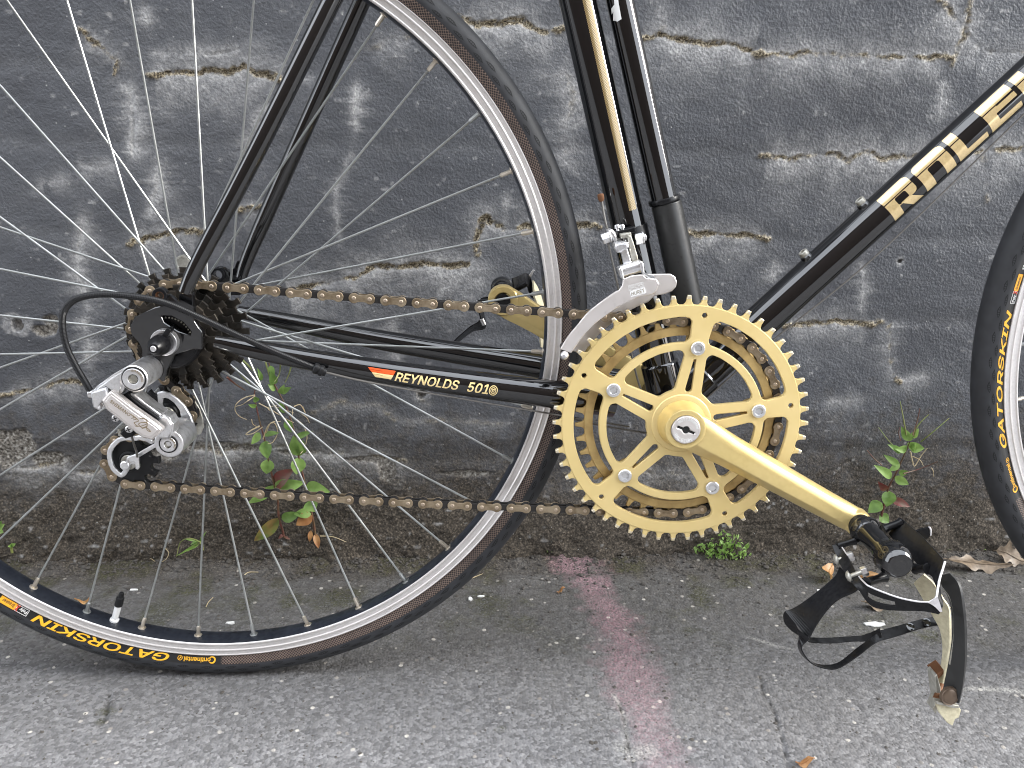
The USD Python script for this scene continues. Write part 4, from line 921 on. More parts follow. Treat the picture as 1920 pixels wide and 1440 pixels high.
# crank arms
def crank(end, stations, mt):
    """stations: (t along the arm, half width up, half width down, front y, shoulder y, back y)."""
    e = A(end); d = e / np.linalg.norm(e); L = np.linalg.norm(e); u = A([-d[1], d[0]])
    if u[1] < 0: u = -u
    V = []; n = 12
    for t, hu, hd, yf, ys, yb in stations:
        sec = [(-hd, yb), (-hd, ys + .6), (-hd * .97, ys), (-hd * .52, yf + .45), (-hd * .40, yf), (hu * .18, yf - .25), (hu * .52, yf + .5), (hu * .80, yf + (ys - yf) * .45), (hu * .97, ys), (hu, ys + .9), (hu, yb), (0, yb)]
        V += [(d[0] * L * t + u[0] * a, y, d[1] * L * t + u[1] * a) for a, y in sec]
    f = []; k = len(stations)
    for i in range(k - 1):
        a = i * n + np.arange(n); b = i * n + (np.arange(n) + 1) % n
        f += np.c_[a, a + n, b].tolist() + np.c_[b, a + n, b + n].tolist()
    for base, s in ((0, 1), ((k - 1) * n, -1)):
        for j in range(1, n - 1): f.append([base, base + j, base + j + 1][::s])
    m = T(V, f)
    if m.volume < 0: m.invert()
    return m
PE = A([149.3, -79.3]); Lr = np.linalg.norm(PE)
sec = [(s / Lr, hu, hd, yf, ys, yb) for s, hu, hd, yf, ys, yb in [(0, 15.5, 15.5, -67, -63.5, -54), (14, 15.5, 15.6, -67, -63, -54.5), (26, 14.8, 15.4, -67.8, -61.5, -55.5), (45, 13.6, 14.4, -70.0, -61, -57), (80, 12.6, 13.2, -73.2, -63.6, -60), (115, 11.8, 12.4, -76.0, -66.8, -63.5), (140, 11.2, 11.8, -77.8, -69.2, -65.6), (157, 11.0, 11.4, -78.5, -71.5, -66.3), (169, 10.6, 10.8, -78.3, -73, -66.5)]]
eye_ = lathe([PE[0], 0, PE[1]], YV, [(7, -78.2), (9.6, -78.2), (11.2, -76), (11.4, -68), (10.6, -66.5), (7, -66.5)], 40)
cr1 = bk(BIKE, 'crank_arm', [crank(PE, sec, None), eye_], 'gold_polished', smooth=42)
bk(cr1, 'boss', lathe([0, 0, 0], YV, [(12.2, -67.4), (14.6, -68.3), (16.6, -67.6), (17.2, -66), (17.6, -62), (18.4, -58), (20.5, YC - 1.4), (12, YC - 1.4)], 64), 'gold_polished', smooth=40)
cap_r = 11.9
slot = Point(0, 0).buffer(2.9).union(shapely.box(-7.6, -.85, 7.6, .85)).buffer(.2)
slot = affinity.rotate(slot, -22)
cap = Point(0, 0).buffer(cap_r, 48).difference(slot)
cp = bk(cr1, 'crank_cap', plate(cap, -69.4, -66, .7), 'silver_satin', smooth=30)
bk(cr1, 'cap_socket', cyl([0, -68.2, 0], [0, -64, 0], 9.5), 'black_print')
def arc_text(txt, h, r, mid, inside, sx=1.0):
    """Letters along a circle; mid: angle (degrees, counter-clockwise from +x) of the middle of the word."""
    out = []; adv = h * .98 * sx; n = len(txt)
    for i, ch in enumerate(txt):
        if ch == ' ': continue
        k = i - (n - 1) / 2
        t = text2(ch, h, 0, True, 0, .1, sx); t.vertices -= [t.bounds[:, 0].mean(), 0, 0]
        if inside: a = math.radians(mid) + k * adv / r; rot = a + math.pi / 2; o = (r * math.cos(a), r * math.sin(a))
        else: a = math.radians(mid) - k * adv / r; rot = a - math.pi / 2; o = (r * math.cos(a), r * math.sin(a))
        out.append((t, o, rot))
    return out
for t, o, rot in arc_text('RALEIGH', 2.7, 10.4, -108, True): bk(cp, 'lettering', flat(t, o, rot, -69.45), 'white_print', smooth=False)
for t, o, rot in arc_text('NOTTINGHAM', 2.1, 8.2, 72, False, .9): bk(cp, 'lettering', flat(t, o, rot, -69.45), 'white_print', smooth=False)
LP = P(943.3, 564.7, 52)[[0, 2]]; Ll = np.linalg.norm(LP)
sec = [(s / Ll, h, h, yf, ys, yb) for s, h, yf, ys, yb in [(0, 15.5, 40, 42, 54), (26, 15, 41.5, 43.5, 56), (80, 12.8, 46, 48, 60), (130, 12.2, 50.0, 51.6, 64), (146, 12.8, 51.2, 52.6, 64.5), (158, 13.7, 51.8, 53, 65), (171, 13.8, 52, 53.2, 65)]]
cr2 = bk(BIKE, 'crank_arm', [crank(LP, sec, None), lathe([LP[0], 0, LP[1]], YV, [(7.2, 53), (8.2, 52), (13.2, 52), (14.0, 53), (14.0, 64), (7.2, 65)], 40, True)], 'gold_polished', smooth=42)

# ---------------------------------------------------------------- chain
CIR = [(HUB[0], HUB[2], 12.7 / (2 * math.sin(math.pi / 20)), 1, -29.0), (P(318, 773, -29)[0], P(318, 773, -29)[2], 20.2, -1, -29.5), (P(247, 862, -29)[0], P(247, 862, -29)[2], 21.6, 1, -30.0), (0, 0, 84.6, 1, YI)]
def belt():
    segs = []; n = len(CIR); tp = []
    for i in range(n):
        x1, z1, r1, s1, y1 = CIR[i]; x2, z2, r2, s2, y2 = CIR[(i + 1) % n]
        d = A([x2 - x1, z2 - z1]); D = np.linalg.norm(d); base = math.atan2(d[1], d[0])
        # s=+1: counter-clockwise. signed radii: tangent direction angle
        R1, R2 = r1 * s1, r2 * s2
        al = base + math.asin(np.clip((R1 - R2) / D, -1, 1)) * 1.0
        al = base - math.asin(np.clip((R2 - R1) / D, -1, 1))
        # normal pointing to the right of travel for ccw wheels
        nx, nz = math.sin(al), -math.cos(al)
        tp.append(((x1 + R1 * nx, z1 + R1 * nz, y1), (x2 + R2 * nx, z2 + R2 * nz, y2)))
    pts = []
    for i in range(n):
        a, b = A(tp[i][0]), A(tp[i][1])
        k = max(2, int(np.linalg.norm(b[:2] - a[:2]) / 1.0)); sag = np.linspace(0, 1, k)
        s_ = a + sag[:, None] * (b - a)
        if k > 200: s_[:, 1] -= (3.5 if i == 2 else 1.2) * np.sin(np.pi * sag)
        pts += s_.tolist()
        x, z, r, s, y = CIR[(i + 1) % n]; e = A(tp[(i + 1) % n][0])
        t0 = math.atan2(b[1] - z, b[0] - x); t1 = math.atan2(e[1] - z, e[0] - x)
        if s > 0:
            while t1 < t0: t1 += 2 * math.pi
        else:
            while t1 > t0: t1 -= 2 * math.pi
        for t in np.linspace(t0, t1, max(2, int(abs(t1 - t0) * r)))[1:-1]: pts.append((x + r * math.cos(t), z + r * math.sin(t), y))
    return A(pts)
bp_ = belt(); bp_ = np.vstack([bp_, bp_[:1]]); ds = np.r_[0, np.cumsum(np.linalg.norm(np.diff(bp_[:, :2], axis=0), axis=1))]
NL = 2 * int(round(ds[-1] / 12.7 / 2)); ps = np.linspace(0, ds[-1], NL + 1) + 4.0
ps = ps % ds[-1]
pin = np.stack([np.interp(ps, ds, bp_[:, k]) for k in range(3)], 1)[:, [0, 2, 1]]
CH = xform('chain', BIKE)
def dog(a, b, r, waist):
    L = np.linalg.norm(b - a); t = np.linspace(-1, 1, 13)
    d = (b - a) / L; n = A([-d[1], d[0]])
    top = [(a + b) / 2 + d * (s * L / 2) + n * (waist + (r - waist) * .8 * s ** 2) for s in t]
    bot = [(a + b) / 2 + d * (s * L / 2) - n * (waist + (r - waist) * .8 * s ** 2) for s in t[::-1]]
    return unary_union([Point(*a).buffer(r, 7), Point(*b).buffer(r, 7), Polygon(top + bot)]).simplify(.04)
for i in range(NL):
    a, b = pin[i], pin[(i + 1) % NL]; y = (a[1] + b[1]) / 2; A2, B2 = a[[0, 2]], b[[0, 2]]
    if i % 2 == 0:
        g_ = dog(A2, B2, 4.25, 2.75)
        o = [plate(g_, y - 3.9, y - 2.8, .28), plate(g_, y + 2.8, y + 3.9, .28)]
        bk(CH, 'outer_link', o, 'chain_bronze', smooth=30)
        for q in (A2, B2): bk(CH, 'pin', lathe([q[0], y, q[1]], YV, [(0, -4.45), (1.3, -4.45), (1.75, -4.1), (1.75, 4.2), (0, 4.3)], 10), 'chain_pin')
    else:
        g_ = dog(A2, B2, 4.25, 2.9)
        o = [plate(g_, y - 2.7, y - 1.7, .2), plate(g_, y + 1.7, y + 2.7, .2)] + [cyl([q[0], y - 1.7, q[1]], [q[0], y + 1.7, q[1]], 3.9, 12) for q in (A2, B2)]
        bk(CH, 'inner_link', o, 'chain_dark', smooth=30)

# ---------------------------------------------------------------- rear derailleur
D6 = Z2(160, 660, 6)
RD = xform('rear_derailleur', BIKE)
def pc(px, py, y): q = P(px, py, y); return q
def hexbolt(parent, name, c, y, r, mt='silver', depth=3.0, hx=.42, ring=True):
    c = A([c[0], y, c[2]])
    b = bk(parent, name, [lathe(c, YV, [(r * hx, 1.6), (r * hx * 1.08, .3), (r * hx * 1.2, 0), (r * .86, 0), (r * .97, .35), (r, .9), (r, depth)], 30)], mt, smooth=30)
    bk(parent, name + '_socket', lathe(c, YV, [(0, 2.2), (r * hx * .9, 2.0), (r * hx * 1.05, 1.0), (r * hx * 1.05, .2)], 6), 'silver_dull', smooth=False)
    return b
f0 = D6([(545, 302)])[0]; c0 = P(*f0, -97)
bar = bk(RD, 'upper_pivot', [lathe([c0[0], 0, c0[2]], YV, [(8.6, -96.4), (9.6, -97), (10.4, -96), (10.4, -66.5), (9.4, -65.6), (4, -65.6)], 44)], 'silver', smooth=35)
hexbolt(bar, 'pivot_bolt', c0, -98.6, 8.3)
bk(bar, 'seal_ring', lathe([c0[0], 0, c0[2]], YV, [(8.4, -97.3), (9.0, -97.3), (9.0, -95), (8.4, -95)], 40, True), 'black_print')
cast = outline(D6([(95, 430), (150, 370), (330, 240), (480, 155), (560, 165), (440, 300), (450, 400), (400, 485), (330, 470), (285, 380), (140, 490), (190, 545), (235, 640), (150, 610), (118, 540)]), -90, 1.2)
bk(RD, 'mounting_arm', plate(cast, -93.5, -74, 2.2), 'silver', smooth=45)
tabp = outline(D6([(100, 420), (290, 370), (300, 470), (200, 560), (235, 645), (130, 600)]), -88, 1.5)
bk(RD, 'link_root', plate(tabp, -95.5, -80, 1.4), 'silver', smooth=45)
link = outline(D6([(185, 545), (235, 480), (295, 430), (345, 470), (560, 640), (790, 800), (872, 870), (840, 915), (755, 992), (640, 965), (430, 805), (225, 640)]), -97, 1.6)
lk = bk(RD, 'front_link', plate(link, -97.8, -91.5, 1.4), 'silver_satin', smooth=45)
bk(lk, 'face_panel', plate(link.buffer(-2.6).buffer(-1).buffer(1), -98.2, -97.5, .3), 'silver_satin', smooth=30)
dark = outline(D6([(400, 490), (490, 440), (600, 540), (850, 720), (820, 790), (770, 790)]), -84, .6)
bk(RD, 'spring_recess', plate(dark, -89.5, -80, .3), 'black_metal')
bl = outline(D6([(500, 455), (580, 460), (700, 560), (875, 685), (865, 730), (815, 735), (800, 690), (640, 560)]), -82, .5)
bk(RD, 'rear_link', plate(bl, -86.5, -72, .8), 'silver', smooth=35)
kn = outline(D6([(775, 795), (810, 755), (872, 705), (900, 690), (960, 720), (990, 775), (1010, 800), (1000, 900), (960, 960), (860, 960), (745, 1035), (870, 880)]), -84, 1.2)
bk(RD, 'lower_knuckle', plate(kn, -88.5, -74, 1.6), 'silver', smooth=45)
f1 = D6([(935, 1035)])[0]; c1 = P(*f1, -79)
lp = bk(RD, 'lower_pivot', [lathe([c1[0], 0, c1[2]], YV, [(6.4, -78.6), (9.6, -79.2), (11.4, -78), (11.9, -75), (11.9, -47), (11, -46), (4, -46)], 44)], 'silver', smooth=45)
hexbolt(lp, 'pivot_bolt', c1, -80.6, 6.3)
bk(lp, 'seal_ring', lathe([c1[0], 0, c1[2]], YV, [(6.4, -79.6), (7.4, -79.6), (7.4, -77), (6.4, -77)], 40, True), 'black_print')
kn2 = outline(D6([(760, 1040), (830, 960), (950, 930), (1060, 1000), (1050, 1120), (960, 1160), (850, 1120)]), -79, 1.5)
bk(lp, 'pivot_lobe', plate(kn2, -78.8, -68, 2.2), 'silver', smooth=45)
cage = outline(D6([(808, 455), (870, 440), (950, 462), (1040, 520), (1120, 600), (1190, 715), (1228, 830), (1236, 920), (1200, 1000), (1130, 960), (1170, 860), (1080, 790), (1080, 740), (1060, 650), (1000, 570), (935, 525), (880, 512), (872, 580), (884, 690), (852, 668), (822, 600)]), -40, .8)
cg = bk(RD, 'cage_plate', plate(cage, -41, -38.4, .8), 'silver', smooth=40)
low = pathline(D6([(740, 1010), (640, 965), (540, 975), (440, 968), (345, 1015), (278, 1110), (275, 1220), (318, 1320), (400, 1385), (448, 1345), (490, 1262), (520, 1215)]), -40, 2.0, 70)
low = low.union(pathline(D6([(520, 1215), (600, 1160), (700, 1100), (800, 1040)]), -40, 1.75, 20)).union(Point(*P(*D6([(520, 1215)])[0], -40)[[0, 2]]).buffer(4.2))
cg2 = bk(RD, 'cage_plate', plate(low, -41, -38.4, .9), 'silver', smooth=40)
bk(RD, 'inner_cage_plate', plate(low.union(cage).buffer(1.2).union(LineString([CIR[1][:2], CIR[2][:2]]).buffer(8)), -22, -20.5, .4), 'silver_dull', smooth=40)
for (x, z, r, s, y), nm in ((CIR[1], 11), (CIR[2], 11)):
    g_, rp = sprocket(nm, 2.6, 4.0, 3.2, .3, 12.2)
    pu = bk(RD, 'jockey_wheel', [plate(affinity.translate(g_, x, z), -32.2, -26.8, .6), lathe([x, 0, z], YV, [(3.2, -35), (8, -35), (9, -33.5), (9, -25.5), (3.2, -25)], 30)], 'black_plastic', smooth=30)
    bk(pu, 'bearing_cap', lathe([x, 0, z], YV, [(2.5, -36.4), (6.0, -36.2), (6.6, -35.4), (6.6, -34.4), (2.5, -34.4)], 28, True), 'silver_dull', smooth=30)
    bk(pu, 'pulley_bolt', lathe([x, 0, z], YV, [(0, -44.4), (3.2, -44.4), (4.0, -43.6), (4.0, -41), (2.4, -41), (2.4, -20), (0, -20)], 24), 'silver', smooth=30)
x, z = P(*D6([(560, 1190)])[0], -45)[[0, 2]]
bk(cg2, 'cable_hook', [plate(outline(D6([(480, 1180), (560, 1150), (600, 1165), (612, 1300), (590, 1325), (568, 1310), (560, 1230), (500, 1240)]), -46, .5), -47, -44.6, .5)], 'silver', smooth=35)
for (cx, cy), r in (((340, 745), 2.9), ((492, 868), 3.0)):
    q = P(*D6([(cx, cy)])[0], -88)
    sc = bk(RD, 'limit_screw', lathe([q[0], -89.5, q[2]], YV, [(0, 0), (r * .7, .1), (r, .9), (r, 2.4), (1.6, 2.6), (1.6, 14), (0, 14)], 18), 'silver', smooth=35)
    bk(sc, 'screw_slot', [plate(affinity.rotate(shapely.box(q[0] - r * .7, q[2] - .35, q[0] + r * .7, q[2] + .35), an), -89.75, -89.4, .05) for an in (20, 110)], 'black_print', smooth=False)
bk(RD, 'screw_block', plate(outline(D6([(440, 860), (520, 850), (570, 895), (560, 930), (470, 960), (410, 905)]), -80, .6), -84, -70, .8), 'black_metal', smooth=35)
bk(RD, 'anchor_block', plate(outline(D6([(380, 850), (430, 860), (470, 950), (390, 930)]), -78, .5), -82, -70, .8), 'silver_dull', smooth=35)
bk(RD, 'cable_tail', tube(spline([P(*D6([q])[0], y) for q, y in (((500, 900), -82), ((525, 960), -76), ((550, 1050), -62), ((575, 1120), -52), ((582, 1180), -48))], 20), .9, 8), 'cable_steel')
bk(RD, 'cable_stop', lathe(P(*D6([(40, 465)])[0], -86), P(*D6([(130, 470)])[0], -86) - P(*D6([(40, 465)])[0], -86), [(0, 0), (3.1, 0), (3.6, .5), (3.8, 14), (0, 14)], 20), 'silver')
# marks on the front link: reading direction runs down the link
q0, q1 = P(*D6([(283, 548)])[0], -98)[[0, 2]], P(*D6([(505, 712)])[0], -98)[[0, 2]]
ang = math.atan2(*(q1 - q0)[::-1]); t = text2('SHIMANO', 2.5, 0, True, 0, .05); t.vertices *= [np.linalg.norm(q1 - q0) / t.extents[0], 1, 1]; t.vertices += [0, -1.25, 0]
bk(lk, 'lettering', flat(t, q0, ang, -98.25), 'engraved', smooth=False)
def strokes(px, w): return unary_union([LineString(spline([[*P(*D6([p])[0], -98)[[0, 2]], 0] for p in l], 16)[:, :2]).buffer(w) for l in px])
logo = strokes([[(515, 700), (550, 735), (520, 745)], [(540, 715), (575, 752), (545, 762)], [(560, 730), (600, 775), (550, 795), (590, 835), (560, 830)], [(615, 745), (680, 755), (695, 790), (640, 790), (600, 810), (640, 850), (700, 830)], [(640, 790), (700, 800), (640, 830), (590, 835)], [(640, 860), (690, 850), (735, 893), (700, 882), (690, 850)], [(690, 850), (700, 800)]], .28)
g_ = logo
m_ = trimesh.util.concatenate([plate(q, -98.32, -98.1, 0) for q in polys(g_)])
bk(lk, 'emblem', m_, 'engraved', smooth=False)
# ring lettering of the two bolts
for c, y, r, wd in ((c0, -98.66, 6.2, 'SHIMANO'), (c1, -80.66, 4.9, 'SHIMANO')):
    for t, o, rot in arc_text(wd, 1.5, r, 40, False, 1.2): bk(bar if y < -90 else lp, 'lettering', flat(t, (o[0] + c[0], o[1] + c[2]), rot, y), 'engraved', smooth=False)

# cables
hs = [(174, 742, -86), (163, 722, -87), (143, 688, -88), (125, 650, -88), (117, 610, -88), (122, 580, -87), (145, 560, -86), (190, 552, -84), (250, 556, -82), (310, 568, -80), (380, 598, -77), (440, 626, -74), (520, 662, -71), (575, 684, -69), (600, 694, -68)]
hb = bk(BIKE, 'cable_housing', tube(spline([P(*q) for q in hs], 120), 2.45, 14), 'cable_housing')
g0, g1 = P(590, 690, -68.4), P(612, 699, -67.6)
bk(hb, 'ferrule', lathe(g0, g1 - g0, [(0, -1), (3.4, -1), (4.4, 0), (4.4, 2.4), (3.9, 2.8), (3.9, 4.0), (4.5, 4.4), (4.5, 6.6), (3.4, 7.4), (3.2, 9.6), (0, 9.6)], 24), 'black_plastic')
# housing ribs
hp = spline([P(*q) for q in hs], 240); ht = np.gradient(hp, axis=0)
bk(hb, 'winding', [lathe(hp[i], ht[i], [(2.45, -.32), (2.62, 0), (2.45, .32)], 12) for i in range(2, 238)], 'cable_housing', smooth=False)
bk(BIKE, 'gear_cable', tube(spline([P(606, 697, -67.6), P(720, 722, -58), P(1040, 777, -30), P(1180, 800, -18)], 30), .8, 8), 'cable_steel')
bk(BIKE, 'gear_cable', tube(spline([P(1250, 812, -12), DTD * 100 + A([12, -9, -11.5]), P(1640, 482, -9), P(1920, 214, -9), P(2080, 62, -9)], 40), .75, 8), 'cable_steel')
bk(BIKE, 'gear_cable', tube(spline([P(920, 742, 6), P(995, 762, 2), P(1100, 792, -4), P(1230, 815, -8)], 20), .9, 8), 'cable_steel')

# ---------------------------------------------------------------- front derailleur
F7 = Z2(1100, 360, 7.2)
FD = xform('front_derailleur', BIKE)
def arcedge(pts, y): return spline([[*q, 0] for q in pix(pts, y)], 30)[:, :2].tolist()
up = [(1050, 655), (1064, 632), (1082, 610), (1101, 587), (1120, 571), (1139, 557), (1155, 546)]
lo = [(1071, 662), (1090, 635), (1107, 615), (1132, 594), (1151, 581), (1176, 566), (1200, 556)]
right = F7([(900, 1380), (950, 1320), (982, 1240), (940, 1172), (860, 1165), (800, 1160), (760, 1110), (600, 1130), (490, 1175), (480, 1260), (430, 1330)])
op = Polygon(arcedge(lo, -57) + pix(right, -57) + arcedge(up, -57)[::-1]).buffer(0).buffer(-.9).buffer(1.8).buffer(-.9)
fp = bk(FD, 'outer_cage_plate', plate(op, -57.6, -55.8, .6), 'silver_satin', smooth=40)
inn = Polygon(pix(F7([(740, 1130), (800, 1108), (1130, 1104), (1190, 1140), (1218, 1210), (1205, 1280), (1150, 1340), (1060, 1375), (920, 1400)]), -34) + arcedge([(1215, 566), (1180, 582), (1150, 603), (1120, 630), (1092, 664)], -34) + arcedge([(1064, 655), (1082, 625), (1110, 595), (1150, 560)], -34)).buffer(0).buffer(-.8).buffer(1.6).buffer(-.8)
bk(FD, 'inner_cage_plate', plate(inn, -35, -33, .7), 'silver_satin', smooth=40)
# the flange that joins the two plates along the top, and the screw at the tail
q0 = P(1061, 660, -57); q1 = P(1061, 660, -35)
bk(FD, 'tail_spacer', cyl([q0[0], -55.8, q0[2]], [q0[0], -35, q0[2]], 3.2, 18), 'black_metal')
bk(FD, 'tail_screw', lathe([P(1058, 666, -58)[0], -62, P(1058, 666, -58)[2]], YV, [(0, 0), (1.8, .3), (3.2, 1.6), (3.6, 3.4), (3.2, 4.4), (0, 4.4)], 24), 'silver', smooth=True)
ea = [P(*F7([(x_, y_)])[0], -57) for x_, y_ in ((765, 1100), (860, 1160), (940, 1172))]
bk(FD, 'cage_bridge', sheet(spline([A([p[0], -57, p[2] - .6]) for p in ea], 12), spline([A([p[0] + 2, -34, p[2] - .6]) for p in ea], 12), 1.0), 'silver', smooth=40)
pa, pb = P(*F7([(452, 1075)])[0], -52), P(*F7([(735, 995)])[0], -52)
bk(FD, 'pivot_roll', cyl(pa, pb, 5.0, 28, .6), 'silver', smooth=30)
for nm, l in (('pivot_lug', [(425, 1035), (450, 1015), (475, 1030), (505, 1175), (480, 1185), (450, 1130)]), ('pivot_lug', [(700, 935), (735, 930), (760, 965), (775, 1080), (760, 1125), (725, 1060)])):
    bk(FD, nm, plate(outline(F7(l), -55, .4), -58, -46, .6), 'silver', smooth=35)
bk(FD, 'link_arm', plate(outline(F7([(455, 780), (545, 765), (612, 985), (505, 1005)]), -46, .5), -48, -43, .5), 'silver', smooth=35)
bk(FD, 'link_arm', plate(outline(F7([(545, 560), (600, 600), (640, 720), (680, 860), (690, 905), (615, 950), (585, 860), (560, 700)]), -40, .6), -43, -36, .6), 'silver_dull', smooth=35)
bk(FD, 'dark_arm', plate(outline(F7([(585, 480), (650, 462), (665, 600), (690, 760), (740, 870), (705, 915), (650, 840), (630, 700)]), -24, .8), -27, -20, .5), 'black_metal', smooth=35)
bk(FD, 'body', [plate(outline(F7([(375, 690), (470, 665), (550, 672), (558, 745), (470, 785), (450, 810), (400, 812), (365, 745)]), -44, 1.0), -50, -36, 1.6)], 'silver', smooth=45)
bk(FD, 'body_block', plate(outline(F7([(450, 565), (590, 540), (600, 640), (555, 655), (530, 615), (455, 625)]), -36, .5), -40, -28, .7), 'silver_dull', smooth=35)
bk(FD, 'black_bracket', plate(outline(F7([(390, 525), (640, 462), (655, 540), (450, 570), (440, 625), (400, 600)]), -28, .7), -33, -22, .6), 'black_metal', smooth=35)
for nm, pts, r, y in (('pinch_bolt', ((205, 640), (330, 595)), 4.6, -36), ('pinch_bolt', ((650, 640), (800, 610)), 4.8, -28)):
    a, b = P(*F7([pts[0]])[0], y), P(*F7([pts[1]])[0], y)
    bk(FD, nm, [lathe(a, b - a, [(0, 0), (r * .9, 0), (r, .5), (r, 6.2), (0, 6.2)], 6), lathe(a, b - a, [(0, 6), (r * 1.12, 6), (r * 1.12, 7.2), (3, 7.2), (3, np.linalg.norm(b - a)), (0, np.linalg.norm(b - a))], 24)], 'silver', smooth=28)
bk(FD, 'clamp_ear', plate(outline(F7([(275, 520), (330, 495), (375, 540), (415, 640), (370, 680), (320, 600)]), -32, .8), -37, -24, 1.2), 'silver', smooth=45)
for cx, cy in ((410, 462), (475, 460)):
    q = P(*F7([(cx, cy)])[0], -30); e = P(*F7([(cx + 12, cy + 60)])[0], -30)
    bk(FD, 'limit_screw', lathe(q, e - q, [(0, -1.6), (1.8, -1.2), (2.3, 0), (2.3, 1.6), (1.3, 2), (1.3, 16), (0, 16)], 16), 'silver', smooth=35)
s_c = seat_s(1166, 440)
bk(FD, 'clamp_band', lathe(ST0 + STD * (s_c - 8), STD, [(14.75, 0), (15.9, 0), (15.9, 13), (14.75, 13)], 40, True), 'black_metal')
bk(FD, 'cable', tube(spline([P(*F7([q])[0], -22) for q in ((205, 120), (225, 250), (250, 380), (275, 490))], 16), .95, 8), 'cable_steel')
bk(FD, 'cable_end', lathe(P(*F7([(185, 20)])[0], -22), P(*F7([(200, 130)])[0], -22) - P(*F7([(185, 20)])[0], -22), [(0, 0), (2.2, .3), (2.7, 1.2), (2.6, 4.5), (1.6, 6.4), (0, 6.6)], 14), 'rust')
bk(FD, 'cable', tube(spline([P(*F7([(290, 690)])[0], -20), P(*F7([(350, 950)])[0], -19), P(*F7([(405, 1200)])[0], -18), P(1190, 690, -16), P(1215, 770, -12)], 30), .9, 8), 'cable_steel')
# maker's plate on the cage
q0, q1 = P(*F7([(556, 1268)])[0], -57.6)[[0, 2]], P(*F7([(762, 1210)])[0], -57.6)[[0, 2]]
ang = math.atan2(*(q1 - q0)[::-1]); Lp = np.linalg.norm(q1 - q0); hh = 9.4
up_ = shapely.box(0, -hh * .47, Lp, 0).difference(shapely.box(.35, -hh * .47 + .35, Lp - .35, -.35))
bk(fp, 'label_frame', flat(shape2(up_, 0, .05), q0, ang, -57.65), 'white_print', smooth=False)
bk(fp, 'label_field', flat(on_shift(shape2(shapely.box(0, -hh, Lp, -hh * .5), 0, .05), .3, 0, 0), q0, ang, -57.65), 'white_print', smooth=False)
t = fit(text2('SACHS', 3.0, 0, False, 0, .05), Lp - 1.8); bk(fp, 'lettering', flat(on_shift(t, .9, -hh * .47 + .75, .05), q0, ang, -57.65), 'white_print', smooth=False)
t = fit(text2('HURET', 3.0, 0, False, 0, .05), Lp - 1.8); bk(fp, 'lettering', flat(on_shift(t, 1.2, -hh + .9, .08), q0, ang, -57.65), 'engraved', smooth=False)

# ---------------------------------------------------------------- right pedal
Q6 = Z2(1520, 940, 6)
PD = xform('pedal', BIKE)
AX = A([PE[0], 0, PE[1]])
bk(PD, 'spindle', lathe(AX, YV, [(0, -66), (5.5, -66), (5.5, -78.3), (9.4, -78.4), (9.8, -79.4), (9.6, -86), (7.0, -87), (7, -95), (0, -95)], 32), 'black_metal', smooth=35)
pb_ = bk(PD, 'pedal_body', lathe(AX, YV, [(7, -86.5), (11.6, -87), (12.6, -89), (12.2, -93), (10.0, -96), (9.4, -98.5), (9.4, -122), (10.6, -127), (11.4, -131), (11.4, -133), (7, -133)], 40), 'black_paint', smooth=35)
kn_ = [lathe(AX, YV, [(12.2, -133.0), (13.2, -134), (13.2, -138), (13.4, -139), (13.2, -141), (12.4, -146), (10.8, -149.5), (9.2, -151), (8.6, -150.7), (0, -150.9)], 72)]
kn_ += [trimesh.creation.box((.7, 4.2, .8)).apply_transform(trimesh.transformations.rotation_matrix(-t, [0, 1, 0])).apply_translation(AX + [13.1 * math.cos(t), -135.6, 13.1 * math.sin(t)]) for t in np.linspace(0, 2 * np.pi, 40, endpoint=False)]
bk(PD, 'dust_cap', kn_, 'black_paint', smooth=65)
for a, b, y0, y1, r in (((500, 440), (300, 500), -92, -92, 4.0), ((820, 310), (1020, 235), -90, -90, 4.2), ((830, 850), (620, 915), -128, -141, 4.4), ((1180, 760), (1320, 760), -128, -141, 4.4)):
    p, q = P(*Q6([a])[0], y0), P(*Q6([b])[0], y1)
    bk(PD, 'cross_arm', tube(spline([p, (p + q) / 2, q], 8), [r, r * .8, r * .75, r * .72, r * .72, r * .75, r * .8, r], 12), 'black_metal')
top = [(320, 475, -90), (420, 620, -105), (540, 850, -133), (600, 915, -142), (660, 960, -147), (800, 1020, -152), (1000, 1090, -158), (1200, 1130, -163), (1330, 1138, -166)]
bot = [(240, 500, -90), (330, 700, -105), (450, 900, -133), (545, 1005, -142), (660, 1150, -147), (780, 1205, -152), (1000, 1225, -158), (1250, 1228, -163), (1440, 1262, -166)]
tq = lambda l: [(*Q6([(a, b)])[0], y) for a, b, y in l]
sl_ = tq([(1330, 1138, -166), (1405, 1090, -166), (1425, 1000, -162), (1450, 870, -156), (1485, 760, -151), (1510, 680, -148), (1440, 590, -138), (1280, 420, -117), (1150, 300, -102), (1020, 190, -88)])
sb_ = tq([(1440, 1262, -166), (1478, 1180, -166), (1470, 1100, -162), (1430, 980, -156), (1390, 890, -151), (1370, 850, -148), (1290, 790, -138), (1130, 630, -117), (1000, 500, -102), (880, 370, -88)])
def slotted(ea, eb, th, n, i0, i1, w0, w1):
    a, b = spline(A([P(*q) for q in ea]), n), spline(A([P(*q) for q in eb]), n); m_ = lambda w: a + (b - a) * w
    return [sheet(a, m_(w0), th), sheet(m_(w1), b, th), sheet(m_(w0)[:i0], m_(w1)[:i0], th), sheet(m_(w0)[i1:], m_(w1)[i1:], th)]
cgp = bk(PD, 'cage_plate', slotted(tq(top), tq(bot), 1.7, 80, 42, 58, .34, .68), 'black_metal', smooth=40)
cgq = bk(PD, 'cage_plate', ribbon(sl_, sb_, 1.7, 70), 'black_metal', smooth=40)
def edge_line(parent, l, r): bk(parent, 'worn_edge', tube(spline([P(*q) + [0, -.2, .3] for q in l], 50), r, 8), 'worn_edge')
